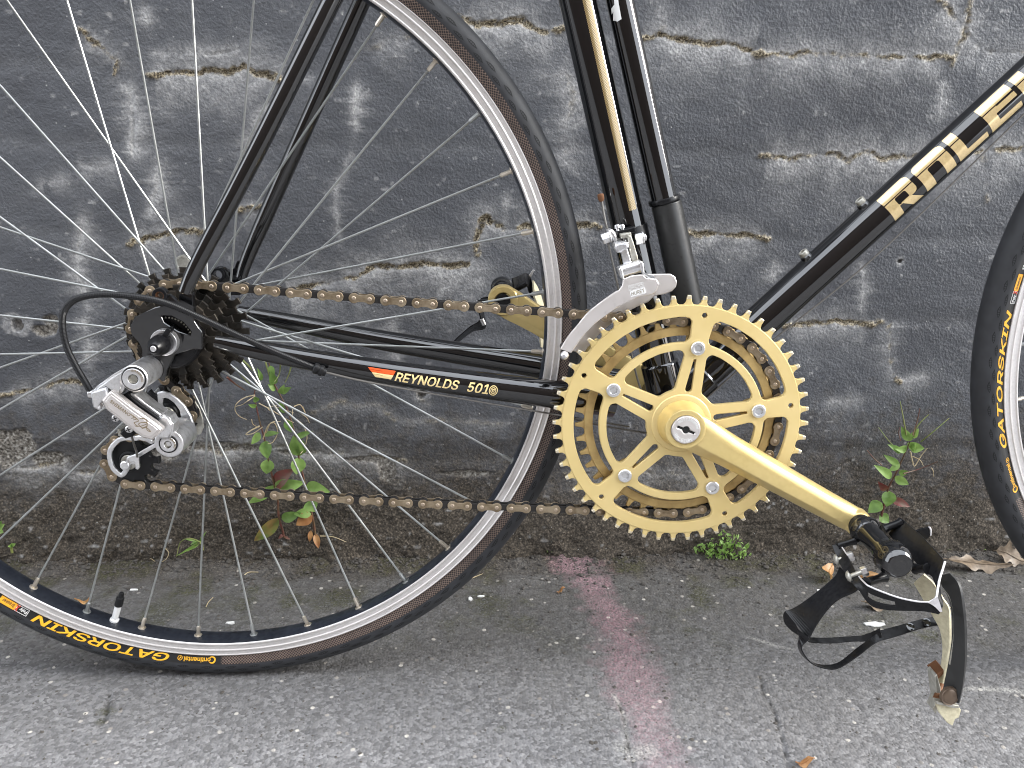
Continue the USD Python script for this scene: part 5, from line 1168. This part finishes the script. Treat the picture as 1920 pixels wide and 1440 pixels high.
edge_line(cgp, tq(top)[2:], .75); edge_line(cgq, sl_[:6], .85); edge_line(cgp, tq(top)[:2], .6)
bk(cgp, 'cage_tip', ribbon(tq([(1320, 1140, -166.6), (1390, 1180, -168), (1450, 1240, -168)]), tq([(1425, 1070, -166.6), (1450, 1150, -168), (1475, 1235, -168)]), 1.8, 10), 'worn_edge', smooth=40)
tb = tq([(1170, 335, -106), (1240, 310, -108), (1330, 290, -110)]); tc_ = tq([(1270, 430, -106), (1310, 415, -108), (1345, 385, -110)])
tbp = bk(cgq, 'pick_up_tab', ribbon(tb, tc_, 1.6, 10), 'black_metal', smooth=40)
edge_line(tbp, [tb[-1], (tb[-1][0] + 3, tb[-1][1] + 6, -110), tc_[-1]], .8)
for cx, cy, y, nx, ny in ((310, 655, -101, 440, 620), (450, 842, -130, 600, 790)):
    c = P(*Q6([(cx, cy)])[0], y); n_ = P(*Q6([(nx, ny)])[0], y - 1) - c; L_ = np.linalg.norm(n_)
    b_ = bk(PD, 'clip_bolt', [lathe(c - n_ / L_ * 1.5, n_, [(0, -2.2), (2.6, -1.8), (4.4, -.4), (4.9, 1.2), (0, 1.3)], 24), cyl(c, c + n_, 1.9, 12)], 'silver_dull', smooth=True)
    bk(b_, 'nut', lathe(c + n_ * .80, n_, [(0, 0), (4.0, 0), (4.0, 4.2), (3.4, 4.8), (0, 4.8)], 6), 'silver', smooth=25)
# steel toe clip
G2 = Z2(1400, 900, 2.88)
tg2 = lambda l: [(*G2([(a, b)])[0], y) for a, b, y in l]
TC = bk(PD, 'toe_clip', [
    ribbon(tg2([(505, 470, -100), (470, 530, -101), (350, 630, -102), (260, 690, -103), (208, 708, -103)]), tg2([(605, 560, -132), (590, 600, -132), (480, 655, -131), (395, 755, -129), (335, 862, -127)]), 1.1, 30),
    ribbon(tg2([(208, 708, -103), (198, 725, -101), (200, 755, -100), (215, 785, -100), (262, 825, -101), (330, 848, -102), (420, 852, -105), (560, 845, -108), (640, 835, -111), (720, 800, -114)]), tg2([(262, 735, -106), (262, 755, -105), (268, 785, -105), (290, 815, -105), (330, 868, -106), (370, 880, -107), (460, 883, -109), (580, 872, -112), (640, 872, -114), (730, 850, -118)]), 1.0, 40),
    ribbon(tg2([(270, 800, -124), (283, 850, -122), (278, 895, -121), (300, 945, -121), (350, 985, -121), (420, 1000, -121), (500, 985, -120), (600, 905, -119), (650, 870, -117), (720, 815, -114)]), tg2([(340, 855, -127), (318, 880, -127), (296, 900, -128), (306, 935, -128), (352, 990, -128), (430, 1019, -128), (500, 1014, -127), (610, 945, -125), (680, 890, -122), (740, 862, -118)]), 1.0, 40),
    ribbon(tg2([(640, 832, -110), (800, 792, -113), (950, 752, -116), (1090, 728, -118)]), tg2([(640, 890, -115), (800, 848, -119), (950, 800, -122), (1095, 776, -124)]), 1.1, 24)], 'black_metal', smooth=45)
for cx, cy in ((880, 795), (968, 770)):
    q = P(*G2([(cx, cy)])[0], -120.5); bk(TC, 'rivet', lathe(q + [0, -.6, .6], A([0, -.6, .8]), [(3.4, 0), (3.3, .9), (2.2, 1.1), (2.0, .6), (0, .6)], 18), 'black_paint')
# leather strap
S4 = Z2(1680, 1020, 4.115)
ts = lambda l: [(*S4([(a, b)])[0], y) for a, b, y in l]
SP = bk(PD, 'toe_strap', ribbon(ts([(330, 250, -128), (365, 330, -134), (412, 410, -138), (438, 520, -140), (443, 640, -140), (432, 780, -139), (408, 920, -137), (380, 1050, -135), (348, 1190, -133)]), ts([(420, 225, -136), (485, 300, -146), (512, 400, -152), (528, 520, -154), (538, 650, -154), (540, 800, -153), (536, 940, -150), (520, 1080, -147), (490, 1225, -144)]), 2.0, 50), 'strap_black', smooth=40)
sp2 = bk(PD, 'toe_strap', ribbon(ts([(140, 300, -118), (210, 420, -120), (290, 560, -122), (345, 660, -124), (366, 780, -125), (362, 880, -125), (345, 980, -124), (328, 1065, -123)]), ts([(215, 232, -124), (290, 300, -128), (365, 420, -130), (412, 500, -132), (420, 650, -134), (418, 780, -134), (400, 900, -133), (370, 1075, -130)]), 1.9, 40), 'strap_cream', smooth=40)
bk(SP, 'stitching', tube(spline([P(*q) + [0, -1.0, 0] for q in ts([(365, 335, -134), (414, 410, -138.5), (440, 520, -140.5), (445, 640, -140.5), (434, 780, -139.5), (410, 920, -137.5)])], 40), .8, 6), 'silver_dull')
bk(SP, 'rivet', lathe(P(*S4([(412, 1172)])[0], -143), A([.1, -1, .1]), [(0, 2.2), (5, 2.0), (6.2, 1.2), (7.4, 1.5), (7.8, .6), (7.8, -1.5), (0, -1.5)], 28), 'rivet_brown', smooth=35)
bk(SP, 'strap_tail', plate(outline(ts and S4([(300, 1215), (350, 1225), (480, 1250), (495, 1275), (480, 1330), (450, 1340), (430, 1395), (390, 1372), (330, 1300)]), -140, .5), -141.5, -138.5, .4), 'strap_cream', smooth=35)
bk(SP, 'buckle', [plate(outline(S4([(305, 1208), (480, 1243), (485, 1262), (440, 1262), (305, 1228)]), -143, .2), -144, -139, .3), plate(outline(S4([(280, 1000), (300, 985), (325, 1080), (335, 1190), (305, 1200), (290, 1100)]), -128, .4), -132, -120, .6), plate(outline(S4([(262, 1255), (300, 1180), (312, 1200), (290, 1290)]), -132, .2), -136, -126, .4)], 'silver_dull', smooth=35)
bk(SP, 'buckle_roller', [plate(outline(S4([(275, 980), (345, 935), (350, 960), (300, 1010)]), -124, .4), -130, -116, .6), cyl(P(*S4([(310, 1190)])[0], -134), P(*S4([(355, 1090)])[0], -122), 2.6, 14)], 'rust', smooth=35)

# ---------------------------------------------------------------- left pedal, beyond the wheel
PL = xform('pedal', BIKE)
AL = A([LP[0], 0, LP[1]])
bk(PL, 'spindle', lathe(AL, YV, [(0, 50.5), (6.9, 50.8), (6.9, 78), (8.6, 78), (8.6, 84), (0, 84)], 30), 'black_metal', smooth=35)
bk(PL, 'pedal_body', lathe(AL, YV, [(7, 84), (10.2, 85), (10.8, 87), (10.2, 91), (8.4, 94), (8.4, 122), (9.5, 130), (11.2, 132), (11.2, 138), (8, 147), (0, 149)], 36), 'black_paint', smooth=35)
c72 = Z2(860, 480, 7.2)
ec = lambda l: [(*c72([(a, b)])[0], y) for a, b, y in l]
cl_, _a, _b = [bk(PL, 'cage_plate', q_, 'black_metal', smooth=40) for q_ in (ribbon(ec([(720, 300, 90), (800, 270, 100), (900, 225, 125)]), ec([(745, 440, 90), (830, 410, 100), (935, 375, 125)]), 1.6, 10),
    ribbon(ec([(900, 225, 125), (940, 260, 135), (985, 320, 135), (1030, 480, 130)]), ec([(925, 380, 125), (950, 480, 135), (985, 560, 135), (1075, 600, 130)]), 1.6, 14),
    ribbon(ec([(250, 590, 92), (330, 560, 92), (420, 545, 92)]), ec([(270, 640, 92), (340, 650, 92), (420, 640, 92)]), 1.6, 10))]
bk(cl_, 'pick_up_tab', ribbon(ec([(945, 265, 128), (1000, 185, 128)]), ec([(975, 285, 128), (1025, 190, 128)]), 1.4, 4), 'silver')
bk(PL, 'cross_arm', [tube([P(*c72([(760, 450)])[0], 95), P(*c72([(920, 370)])[0], 95)], 3.0, 10), tube([P(*c72([(420, 600)])[0], 88), P(*c72([(255, 620)])[0], 88)], 2.4, 10)], 'black_metal')
bk(PL, 'clip_bolt', [cyl(P(*c72([(262, 590)])[0], 90), P(*c72([(300, 640)])[0], 90), 2.6, 12), cyl(P(*c72([(310, 850)])[0], 90), P(*c72([(345, 930)])[0], 90), 2.2, 12)], 'silver')
bk(PL, 'toe_clip', [ribbon(ec([(250, 700, 95), (290, 860, 95), (150, 960, 95), (0, 1090, 95), (-60, 1150, 95)]), ec([(320, 700, 118), (360, 960, 118), (200, 1010, 118), (30, 1130, 118), (-40, 1190, 118)]), 1.1, 30)], 'black_metal', smooth=45)
bk(PL, 'toe_strap', [ribbon(ec([(1000, 330, 120), (1060, 430, 122), (1110, 560, 122), (1160, 760, 122), (1180, 1000, 120)]), ec([(1020, 560, 112), (1050, 640, 112), (1070, 700, 112), (1090, 860, 112), (1100, 1060, 110)]), 2, 24), ribbon(ec([(1090, 1060, 110), (1140, 1080, 112), (1180, 1100, 114)]), ec([(1110, 1230, 110), (1150, 1240, 112), (1190, 1250, 114)]), 2, 8)], 'strap_cream', smooth=40)

# ---------------------------------------------------------------- the pump, clipped along the seat tube
PU = xform('bicycle_pump', rotx=math.degrees(-LEAN))
tag(stage.GetPrimAtPath(PU), 'long black frame pump with dull plastic sleeve standing beside the seat tube', 'pump')
u0, u1 = P(1162, 0, -2), P(1245, 375, -2); ud = (u1 - u0) / np.linalg.norm(u1 - u0)
v0, v1 = P(1250, 385, -2), P(1287, 560, -2); vd = (v1 - v0) / np.linalg.norm(v1 - v0)
pb2 = bk(PU, 'barrel', tube(spline([u0 - ud * 190, u1], 12), 10.8, 40), 'black_paint')
bk(PU, 'collar', lathe(u1 - ud * 2, ud, [(10.2, 0), (12.6, .2), (13.2, 1.2), (13.2, 3.4), (12.6, 4.4), (10, 4.4)], 40), 'black_metal')
bk(PU, 'sleeve', lathe(v0 + vd * -2, vd, [(9, 0), (12.2, 0), (12.7, .8), (13.0, 90), (12.6, 102), (10, 106), (0, 107)], 40), 'pump_sleeve')
s0 = np.linalg.norm(P(1172, 12, -2) - (u0 - ud * 190))
m = shape2(Polygon([(0, -1), (6, -3.4), (8, 1), (7.2, 4.4), (-8, 5), (-9, 2.0), (-4.5, 1.4), (-2.5, -2.6), (1.5, -3.2)]), 1.2, .05)
bk(pb2, 'worn_sticker', on_tube(m, u0 - ud * 190, ud, 10.8, s0 + 2, -.75), 'white_print', smooth=True)
# ------------------------------------------------------------------ weeds, litter, grit
def wm(v): return np.asarray(v, float) / 1000
def putw(parent, name, mesh, material, smooth=40):
    if isinstance(mesh, list): mesh = trimesh.util.concatenate(mesh)
    m = mesh.copy(); m.vertices = m.vertices / 1000
    return put(parent, name, m, material, smooth)
def leaf_mesh(b, t, w, roll=0.0, fold=.35, droop=.12, n=9):
    """A pointed leaf from b to t (world mm), folded along its midrib."""
    b, t = np.asarray(b, float), np.asarray(t, float); d = t - b; L = np.linalg.norm(d); d /= L
    view = CW - (b + t) / 2; view /= np.linalg.norm(view)
    s = np.cross(d, view); s /= np.linalg.norm(s) + 1e-9; nn = np.cross(s, d)
    s, nn = math.cos(roll) * s + math.sin(roll) * nn, math.cos(roll) * nn - math.sin(roll) * s
    u = np.linspace(0, 1, n); hw = w / 2 * np.sin(np.pi * u ** .75) ** .85; hw[0], hw[-1] = w * .03, w * .01
    mid = b + u[:, None] * d * L + nn * (droop * L * np.sin(np.pi * u) - droop * L * .9 * u ** 2)[:, None]
    V = []
    for k, q in ((-1, 1), (-.5, .45), (0, 0), (.5, .45), (1, 1)):
        V.append(mid + s * (k * hw * math.cos(fold))[:, None] + nn * (abs(k) * hw * math.sin(fold) + .05 * hw * np.sin(u * 17 + k))[:, None])
    V = np.stack(V, 1).reshape(-1, 3); f = []
    for i in range(n - 1):
        for j in range(4):
            a = i * 5 + j; f += [[a, a + 1, a + 6], [a, a + 6, a + 5]]
    return T(V, f)
def weed(label, stems, leaves, pods, zmap, group=None, off0=10, off1=34):
    """stems: pixel paths; leaves: (base, tip, width in crop pixels, material); pods: thin pixel paths."""
    px, s = zmap
    base = A(PW(*px([stems[0][0][0]])[0], off0)); base[2] = max(0, base[2] - 2)
    root = xform('weed', loc=base / 1000)
    tag(stage.GetPrimAtPath(root), label, 'weed', group)
    ys = [px([q])[0][1] for st_, m_ in stems for q in st_]; y0, y1 = max(ys), min(ys)
    def pt(q, extra=0.0):
        a, b = px([q])[0]; f_ = np.clip((y0 - b) / (y0 - y1 + 1e-6), 0, 1)
        return A(PW(a, b, off0 + (off1 - off0) * f_ + extra)) - base
    for st_, m_ in stems:
        p = spline([pt(q) for q in st_], 30)
        if m_ != 'x': p[0] -= [0, 0, 6]
        putw(root, 'stem', tube(p, np.linspace(1.5, .6, 30), 7), m_)
    for i, (a, b, w, mt) in enumerate(leaves):
        r = np.random.default_rng(i + 5); k = r.uniform(2, 12)
        m = leaf_mesh(pt(a) + base, pt(b, k) + base, w / s / 1.62 * 1.28, r.uniform(-.45, .45), r.uniform(.15, .4), r.uniform(.03, .12))
        m.vertices -= base; putw(root, 'leaf', m, mt, True)
    for i, (l, mt, w) in enumerate(pods):
        r = np.random.default_rng(i + 50)
        p = spline([pt(q, r.uniform(0, 10)) for q in l], 16)
        putw(root, 'seed_pod', tube(p, np.linspace(w, w * .5, 16), 6), mt)
Z3s = (z3, 3.274)
S1 = [(500, 1190), (478, 1120), (465, 1060), (460, 960), (432, 850), (405, 730), (382, 610), (352, 500), (330, 400), (318, 320), (345, 210)]
S2 = [(690, 1175), (680, 1110), (668, 1050), (642, 940), (622, 850), (592, 720), (566, 570), (525, 430), (470, 320), (432, 240), (402, 110)]
gn, gb, rd, wd, hf = 'leaf_green', 'leaf_bright', 'leaf_red', 'leaf_withered', 'leaf_half'
weed('tall green weed with two reddish stems and curled dry pods seen through the spokes', [(S1, 'stem_red'), (S2, 'stem_red')],
     [((467, 1085), (315, 1230), 70, hf), ((485, 1090), (600, 1055), 55, gn), ((440, 885), (278, 998), 55, gb), ((445, 890), (550, 785), 80, rd), ((440, 895), (622, 868), 75, gb),
      ((386, 610), (398, 722), 62, gn), ((402, 722), (392, 815), 66, gb), ((375, 575), (470, 560), 28, gn), ((348, 560), (300, 632), 40, gb),
      ((634, 890), (776, 925), 76, gb), ((668, 1055), (575, 1130), 70, wd), ((670, 1052), (560, 1060), 50, gb), ((655, 975), (690, 1045), 80, gb), ((592, 712), (575, 818), 72, gb), ((592, 705), (556, 580), 66, gb), ((600, 690), (615, 610), 50, gn), ((572, 590), (672, 552), 30, gn),
      ((515, 480), (545, 560), 42, gn), ((500, 440), (470, 360), 26, gn), ((440, 265), (418, 185), 40, gn), ((445, 300), (402, 262), 32, gb), ((470, 310), (540, 285), 34, gn), ((470, 320), (500, 268), 26, gb), ((330, 400), (280, 388), 22, gn), ((335, 370), (316, 340), 30, gn), ((410, 150), (440, 210), 28, gn), ((360, 240), (340, 170), 22, gn),
      ((665, 1160), (655, 1232), 26, wd), ((690, 1180), (712, 1272), 34, wd), ((500, 1190), (540, 1215), 26, rd), ((495, 1185), (465, 1212), 18, rd)],
     [([(200, 165), (240, 210), (290, 265)], 'stem_green', 1.2), ([(150, 220), (200, 262), (262, 302)], 'stem_red', 1.2), ([(545, 145), (530, 200), (505, 255)], 'stem_green', 1.0), ([(240, 110), (300, 170), (350, 235)], 'stem_green', 1.1), ([(380, 100), (400, 180), (420, 250)], 'stem_green', 1.0), ([(290, 130), (330, 200), (345, 240)], 'stem_green', 1.0), ([(480, 120), (470, 200), (440, 250)], 'stem_green', .9),
      ([(320, 330), (260, 345), (210, 380), (198, 420), (225, 460), (270, 480)], 'straw', .7), ([(322, 335), (270, 370), (240, 390), (200, 400)], 'straw', .6), ([(345, 380), (420, 420), (500, 470), (560, 500)], 'straw', .6), ([(430, 400), (480, 390), (545, 400), (550, 460)], 'straw', .6),
      ([(350, 520), (300, 545), (265, 572), (310, 565), (370, 525)], 'straw', .9), ([(370, 600), (400, 520), (440, 500), (460, 560), (430, 620), (400, 628)], 'straw', .7), ([(390, 560), (420, 500), (480, 490)], 'straw', .6), ([(560, 400), (600, 390), (630, 440), (615, 400)], 'straw', .6), ([(575, 480), (620, 520), (640, 590), (622, 660), (600, 690)], 'straw', .7), ([(300, 480), (310, 510), (345, 530)], 'straw', .5), ([(420, 430), (400, 410), (440, 400), (560, 440)], 'straw', .5), ([(600, 440), (640, 470), (655, 500)], 'straw', .5),
      ([(720, 1195), (800, 1200), (882, 1232)], 'straw', .6)], Z3s)
SR = [(700, 1345), (722, 1260), (738, 1200), (770, 1140), (795, 1085), (815, 1040), (848, 965)]
weed('small green weed with red tinged leaves beside the front tyre', [(SR, 'stem_red')],
     [((740, 1220), (728, 1302), 62, gn), ((700, 1280), (632, 1332), 56, gn), ((745, 1265), (850, 1302), 40, rd), ((732, 1212), (685, 1178), 36, rd), ((770, 1145), (842, 1188), 40, gb), ((752, 1150), (666, 1088), 40, gb), ((790, 1085), (713, 1033), 30, gb), ((795, 1078), (738, 1116), 30, gb), ((832, 1000), (772, 1002), 36, gb), ((848, 990), (922, 1000), 46, gb), ((852, 960), (804, 888), 38, gb), ((860, 945), (892, 898), 26, gb), ((800, 1020), (738, 980), 28, gn), ((845, 1000), (880, 970), 40, gb), ((690, 1345), (740, 1385), 50, gn), ((790, 1130), (840, 1120), 26, gn)],
     [([(828, 930), (815, 850), (797, 755)], 'stem_green', .9), ([(862, 930), (885, 860), (900, 790)], 'stem_red', .7), ([(868, 940), (890, 880), (946, 822)], 'stem_green', .9), ([(905, 965), (960, 920), (1052, 842)], 'stem_green', .8), ([(780, 1005), (730, 950), (685, 890)], 'stem_green', .8), ([(700, 1085), (660, 1050), (625, 1008)], 'stem_red', .9), ([(815, 1130), (900, 1105), (992, 1068)], 'stem_red', .7), ([(850, 1015), (860, 1060), (872, 1092), (905, 1040), (938, 998)], 'straw', .8), ([(860, 1040), (900, 1060), (918, 1090)], 'straw', .6), ([(960, 1100), (970, 1120), (972, 1145)], 'straw', .5), ([(800, 960), (790, 920), (795, 890)], 'stem_red', .6)], (zr, 2.77), off0=12, off1=30)
zA = Z2(0, 960, 3.4286)
weed('little grass sprig on the ground line behind the spokes', [([(1300, 215), (1290, 190), (1305, 135)], 'stem_green')],
     [((1280, 190), (1135, 285), 12, gb), ((1275, 185), (1190, 175), 14, gb), ((1285, 200), (1205, 252), 12, gb), ((1290, 195), (1320, 130), 14, gn), ((1270, 185), (1225, 210), 14, gn)],
     [([(1290, 195), (1220, 170), (1160, 195), (1135, 285)], 'stem_green', .9), ([(1290, 200), (1250, 220), (1205, 255)], 'stem_green', .7), ([(1060, 230), (1085, 265), (1060, 310), (1010, 322), (968, 298)], 'straw', .6)], (zA, 3.4286), off0=16, off1=22)
weed('broad pale green leaves of a small weed at the left edge', [([(-20, 130), (-12, 100), (-5, 80)], 'stem_green')],
     [((-12, 110), (24, 80), 40, gb), ((-10, 120), (20, 130), 36, gb), ((-10, 105), (6, 60), 36, gn)], [], (zA, 3.4286), off0=14, off1=22)
weed('tiny two leaved seedling near the left edge', [([(72, 232), (75, 222), (78, 212)], 'stem_green')],
     [((78, 212), (52, 222), 20, gb), ((78, 212), (98, 205), 20, gb), ((78, 214), (70, 226), 14, gn)], [], (zA, 3.4286), off0=18, off1=22)
# moss clump under the chainring
def clump(label, c, rx, ry, n, seed, h=14):
    r = np.random.default_rng(seed); c = A(PG(*c)); ms = []
    for i in range(n):
        a, q = r.uniform(0, 6.28), r.uniform(0, 1) ** .6
        b = c + [rx * q * math.cos(a), ry * q * math.sin(a), 0]; b[2] = ground_z(b[0], b[1])[0] - 1 + r.uniform(0, h) * (1 - q * .7)
        d = r.normal(size=3); d[2] = abs(d[2]) + .3; d /= np.linalg.norm(d)
        ms.append(leaf_mesh(b, b + d * r.uniform(4, 8.5), r.uniform(2.4, 4.2), r.uniform(-1.5, 1.5), .3, .1, 4))
    m = trimesh.util.concatenate(ms); base = c * [1, 1, 0]; m.vertices -= base
    root = xform('moss_clump', loc=base / 1000); tag(stage.GetPrimAtPath(root), label, 'moss')
    tag(stage.GetPrimAtPath(putw(root, 'foliage', m, 'leaf_bright', True)), kind='stuff')
clump('bright green mossy clump on the ground below the chainring', (1352, 1046), 34, 8, 200, 3, 38)
clump('sparse green tuft behind the pedal by the right hand wheel', (1790, 1032), 50, 8, 45, 4, 5)
clump('thin patch of green moss under the middle of the bicycle', (1005, 1040), 60, 8, 60, 5, 3)
# fallen leaves
def dry_leaf(label, c, L, W, yaw, mt, seed, lift=3.0, tilt=0.0, lobes=0, group=None):
    r = np.random.default_rng(seed); n, m_ = 16, 9; c = A(PG(*c)); V = []
    for i in range(n):
        u = i / (n - 1); hw = W / 2 * math.sin(math.pi * min(.995, max(.005, u)) ** .85) * (1 + (.35 * math.sin(u * 22) if lobes else .08 * math.sin(u * 19)))
        for j in range(m_):
            k = j / (m_ - 1) * 2 - 1
            V.append([(u - .5) * L, k * hw, lift + abs(k) ** 1.5 * hw * .45 * math.sin(seed + u * 4) + 2.6 * math.sin(u * 5 + seed) + r.uniform(-.35, .35)])
    V = A(V); cy, sy = math.cos(yaw), math.sin(yaw); ct, st_ = math.cos(tilt), math.sin(tilt)
    V = np.c_[V[:, 0], ct * V[:, 1] - st_ * V[:, 2], st_ * V[:, 1] + ct * V[:, 2]]
    V = np.c_[cy * V[:, 0] - sy * V[:, 1], sy * V[:, 0] + cy * V[:, 1], V[:, 2]]
    V[:, 2] += ground_z(c[0] + V[:, 0], c[1] + V[:, 1]) - min(0, (V[:, 2] - lift).min()) * .6
    f = []
    for i in range(n - 1):
        for j in range(m_ - 1):
            a = i * m_ + j; f += [[a, a + 1, a + m_ + 1], [a, a + m_ + 1, a + m_]]
    p = numbered('/World/dry_leaf'); m = T(V, f)
    x = UsdGeom.Xform.Define(stage, p); x.AddTranslateOp().Set(Gf.Vec3d(*(c * [1, 1, 0] / 1000).tolist()))
    tag(x, label, 'leaf', group)
    putw(p, 'blade', m, mt, True)
    mid = V[m_ // 2::m_] + [0, 0, .5]
    putw(p, 'midrib', tube(np.vstack([mid[0] - (mid[1] - mid[0]) * 1.5, mid]), .55, 6), mt)
dry_leaf('upright orange dry leaf touching the pedal cage', (1545, 1085), 27, 17, 1.25, 'leaf_orange', 3, 8, .9)
dry_leaf('orange dead leaf lying in shade under the pedal', (1632, 1088), 34, 12, -.35, 'leaf_orange', 5, 3, .3)
dry_leaf('large crumpled brown leaf by the wall between pedal and front tyre', (1834, 1066), 74, 21, -.18, 'leaf_dry', 8, 4, .45, 1)
dry_leaf('curled brown leaf under the front tyre', (1895, 1050), 34, 22, -.6, 'leaf_dry', 13, 4, .6, 1)
dry_leaf('small orange leaf scrap above the rear tyre label', (158, 1128), 15, 6, .35, 'leaf_orange', 21, 1.5)
dry_leaf('rust coloured leaf scrap near the left edge', (35, 1052), 11, 4, -.1, 'leaf_orange', 25, 1.5)
dry_leaf('tan leaf fragment beside the pink paint', (1052, 1108), 9, 5, .4, 'leaf_withered', 29, 1.2)
dry_leaf('pale crumpled leaf scrap under the toe clip', (1640, 1140), 26, 12, -.2, 'leaf_dry', 33, 2)
dry_leaf('little tan leaf scrap on the asphalt at the bottom edge', (1510, 1432), 15, 8, .1, 'leaf_withered', 35, 1.5)
# feathery white scraps and dry stalks lying about
def stalk(label, l, r_, mt='straw'):
    p = A([PG(*q) for q in l]); p[:, 2] = ground_z(p[:, 0], p[:, 1]) + r_ + .3; p = spline(p, 24)
    c = p[0] * [1, 1, 0]; q = xform('dry_stalk', loc=c / 1000); tag(stage.GetPrimAtPath(q), label, 'stalk')
    putw(q, 'stem', tube(p - c, np.linspace(r_, r_ * .6, 24), 6), mt)
stalk('curved straw stalk near the left edge of the ground', zA([(15, 285), (60, 282), (110, 295), (140, 318)]), .6)
stalk('short straw stalk right of the rear tyre', [(885, 1084), (897, 1077), (905, 1072)], .5)
stalk('thin bent stalk inside the rear wheel', zA([(1570, 390), (1600, 378), (1660, 376)]), .6)
stalk('dry stalk in the moss right of the front tyre label', [(1760, 1140), (1785, 1138), (1800, 1140)], .5)
stalk('fine straw on the asphalt inside the rear wheel', zA([(1325, 610), (1340, 580), (1370, 550)]), .5)
def scrap(label, c, L, W, seed):
    r = np.random.default_rng(seed); c = A(PG(*c)); th = np.linspace(0, 2 * np.pi, 14, endpoint=False)
    rad = r.uniform(.7, 1.1, 14); po = Polygon(np.c_[L / 2 * np.cos(th) * rad, W / 2 * np.sin(th) * rad]).buffer(0)
    m = trimesh.creation.extrude_polygon(max(polys(po), key=lambda q: q.area), 1.0, engine='earcut')
    z = ground_z(c[0], c[1])[0]; x = xform('paint_flake', loc=A([c[0], c[1], z - .1]) / 1000); tag(stage.GetPrimAtPath(x), label, 'paint flake')
    putw(x, 'flake', m, 'white_print', 30)
scrap('white feather like scrap under the toe clip', (1640, 1170), 24, 9, 1)
scrap('white chip left of the white scrap under the pedal', (1537, 1107), 8, 6, 2)
scrap('white flake lying inside the rear wheel just above the tyre', (432, 1167), 11, 5, 3)
scrap('small white flake above the tyre beside the valve', (250, 1104), 10, 4, 5)
scrap('white chip right of the rear tyre by the pink paint', (882, 1122), 5, 8, 6)
scrap('flat white chip on the asphalt right of the rear tyre', (902, 1117), 8, 4, 7)
# grit
def grit():
    r = np.random.default_rng(11); base = trimesh.creation.icosphere(1, 1.0); low = trimesh.creation.icosahedron()
    V, F, k = [], [], 0
    def add(x, y, s, mesh, sink):
        nonlocal k
        v = mesh.vertices * r.uniform(.6, 1.15, 3) * [1, 1, .6] * s + r.normal(size=(len(mesh.vertices), 3)) * .10 * s
        a = r.uniform(0, 6.28); c_, s_ = math.cos(a), math.sin(a)
        v = np.c_[c_ * v[:, 0] - s_ * v[:, 1], s_ * v[:, 0] + c_ * v[:, 1], v[:, 2]]
        V.append(v + [x, y, ground_z(x, y)[0] + s * sink]); F.append(mesh.faces + k); k += len(v)
    pts = []
    n = 5200
    x = r.uniform(-740, 505, n); d = np.abs(r.normal(0, 30, n)) + 1
    for a, b in zip(x, d): pts.append((a, wall_y(a) - b, float(np.clip(r.lognormal(.05, .5), .4, 3.6)), .2))
    for a, b in zip(r.uniform(-740, 505, 3000), r.uniform(-190, 215, 3000)): pts.append((a, b, float(np.clip(r.lognormal(-.2, .5), .35, 2.4)), -.12))
    P_ = A(pts); zz = ground_z(P_[:, 0], P_[:, 1])
    for (a, b, s, sk), z_ in zip(pts, zz):
        mesh = base if s > 1.7 else low
        v = mesh.vertices * r.uniform(.6, 1.15, 3) * [1, 1, .6] * s + r.normal(size=(len(mesh.vertices), 3)) * .10 * s
        an = r.uniform(0, 6.28); c_, s_ = math.cos(an), math.sin(an)
        v = np.c_[c_ * v[:, 0] - s_ * v[:, 1], s_ * v[:, 0] + c_ * v[:, 1], v[:, 2]]
        V.append(v + [a, b, z_ + s * sk]); F.append(mesh.faces + k); k += len(v)
    g = G(); rnd = g('geometry', 'random_per_island'); nz = g.noise(g('geometry', 'position'), 500, 3)
    col = g.ramp(rnd, (.0, (.065, .058, .050)), (.45, (.095, .085, .073)), (.62, (.16, .145, .125)), (.78, (.28, .26, .23)), (.90, (.42, .40, .37)), (.95, (.40, .27, .17)), (1.0, (.62, .61, .58)))
    col = g.mix(g.mr(nz, .35, .65, 0, .35), col, (.06, .055, .05))
    g.done('grit', g('principled_bsdf', 'BSDF', base_color=col, roughness=.8))
    tag(stage.GetPrimAtPath(putw('/World', 'grit', T(np.vstack(V), np.vstack(F)), 'grit', 50)), 'loose grit and small stones along the foot of the wall', 'grit', kind='stuff')
grit()
# a timber clad building across the lane, out of the frame, mirrored in the bicycle's paint
def across():
    simple('brown_cladding', (0.030, 0.019, 0.012), 0.75, var=.08, vscale=6, col2=(0.060, 0.038, 0.024))
    root = xform('timber_building', loc=(0, -3.1, 0)); tag(stage.GetPrimAtPath(root), 'tall dark brown timber clad building across the lane, mirrored in the black paint', 'building')
    for i in range(27):
        b = trimesh.creation.box((9.0, .03, .15)); b.apply_transform(trimesh.transformations.rotation_matrix(-.06, [1, 0, 0])); b.apply_translation([-2.2, .0, .08 + i * .152])
        put(root, 'board', b, 'brown_cladding', False)
    b = trimesh.creation.box((9.0, 3.0, 4.15)); b.apply_translation([-2.2, -1.53, 2.075]); put(root, 'wall', b, 'brown_cladding', False)
    b = trimesh.creation.box((9.4, 3.5, .12)); b.apply_translation([-2.2, -1.5, 4.22]); put(root, 'roof', b, 'brown_cladding', False)
across()
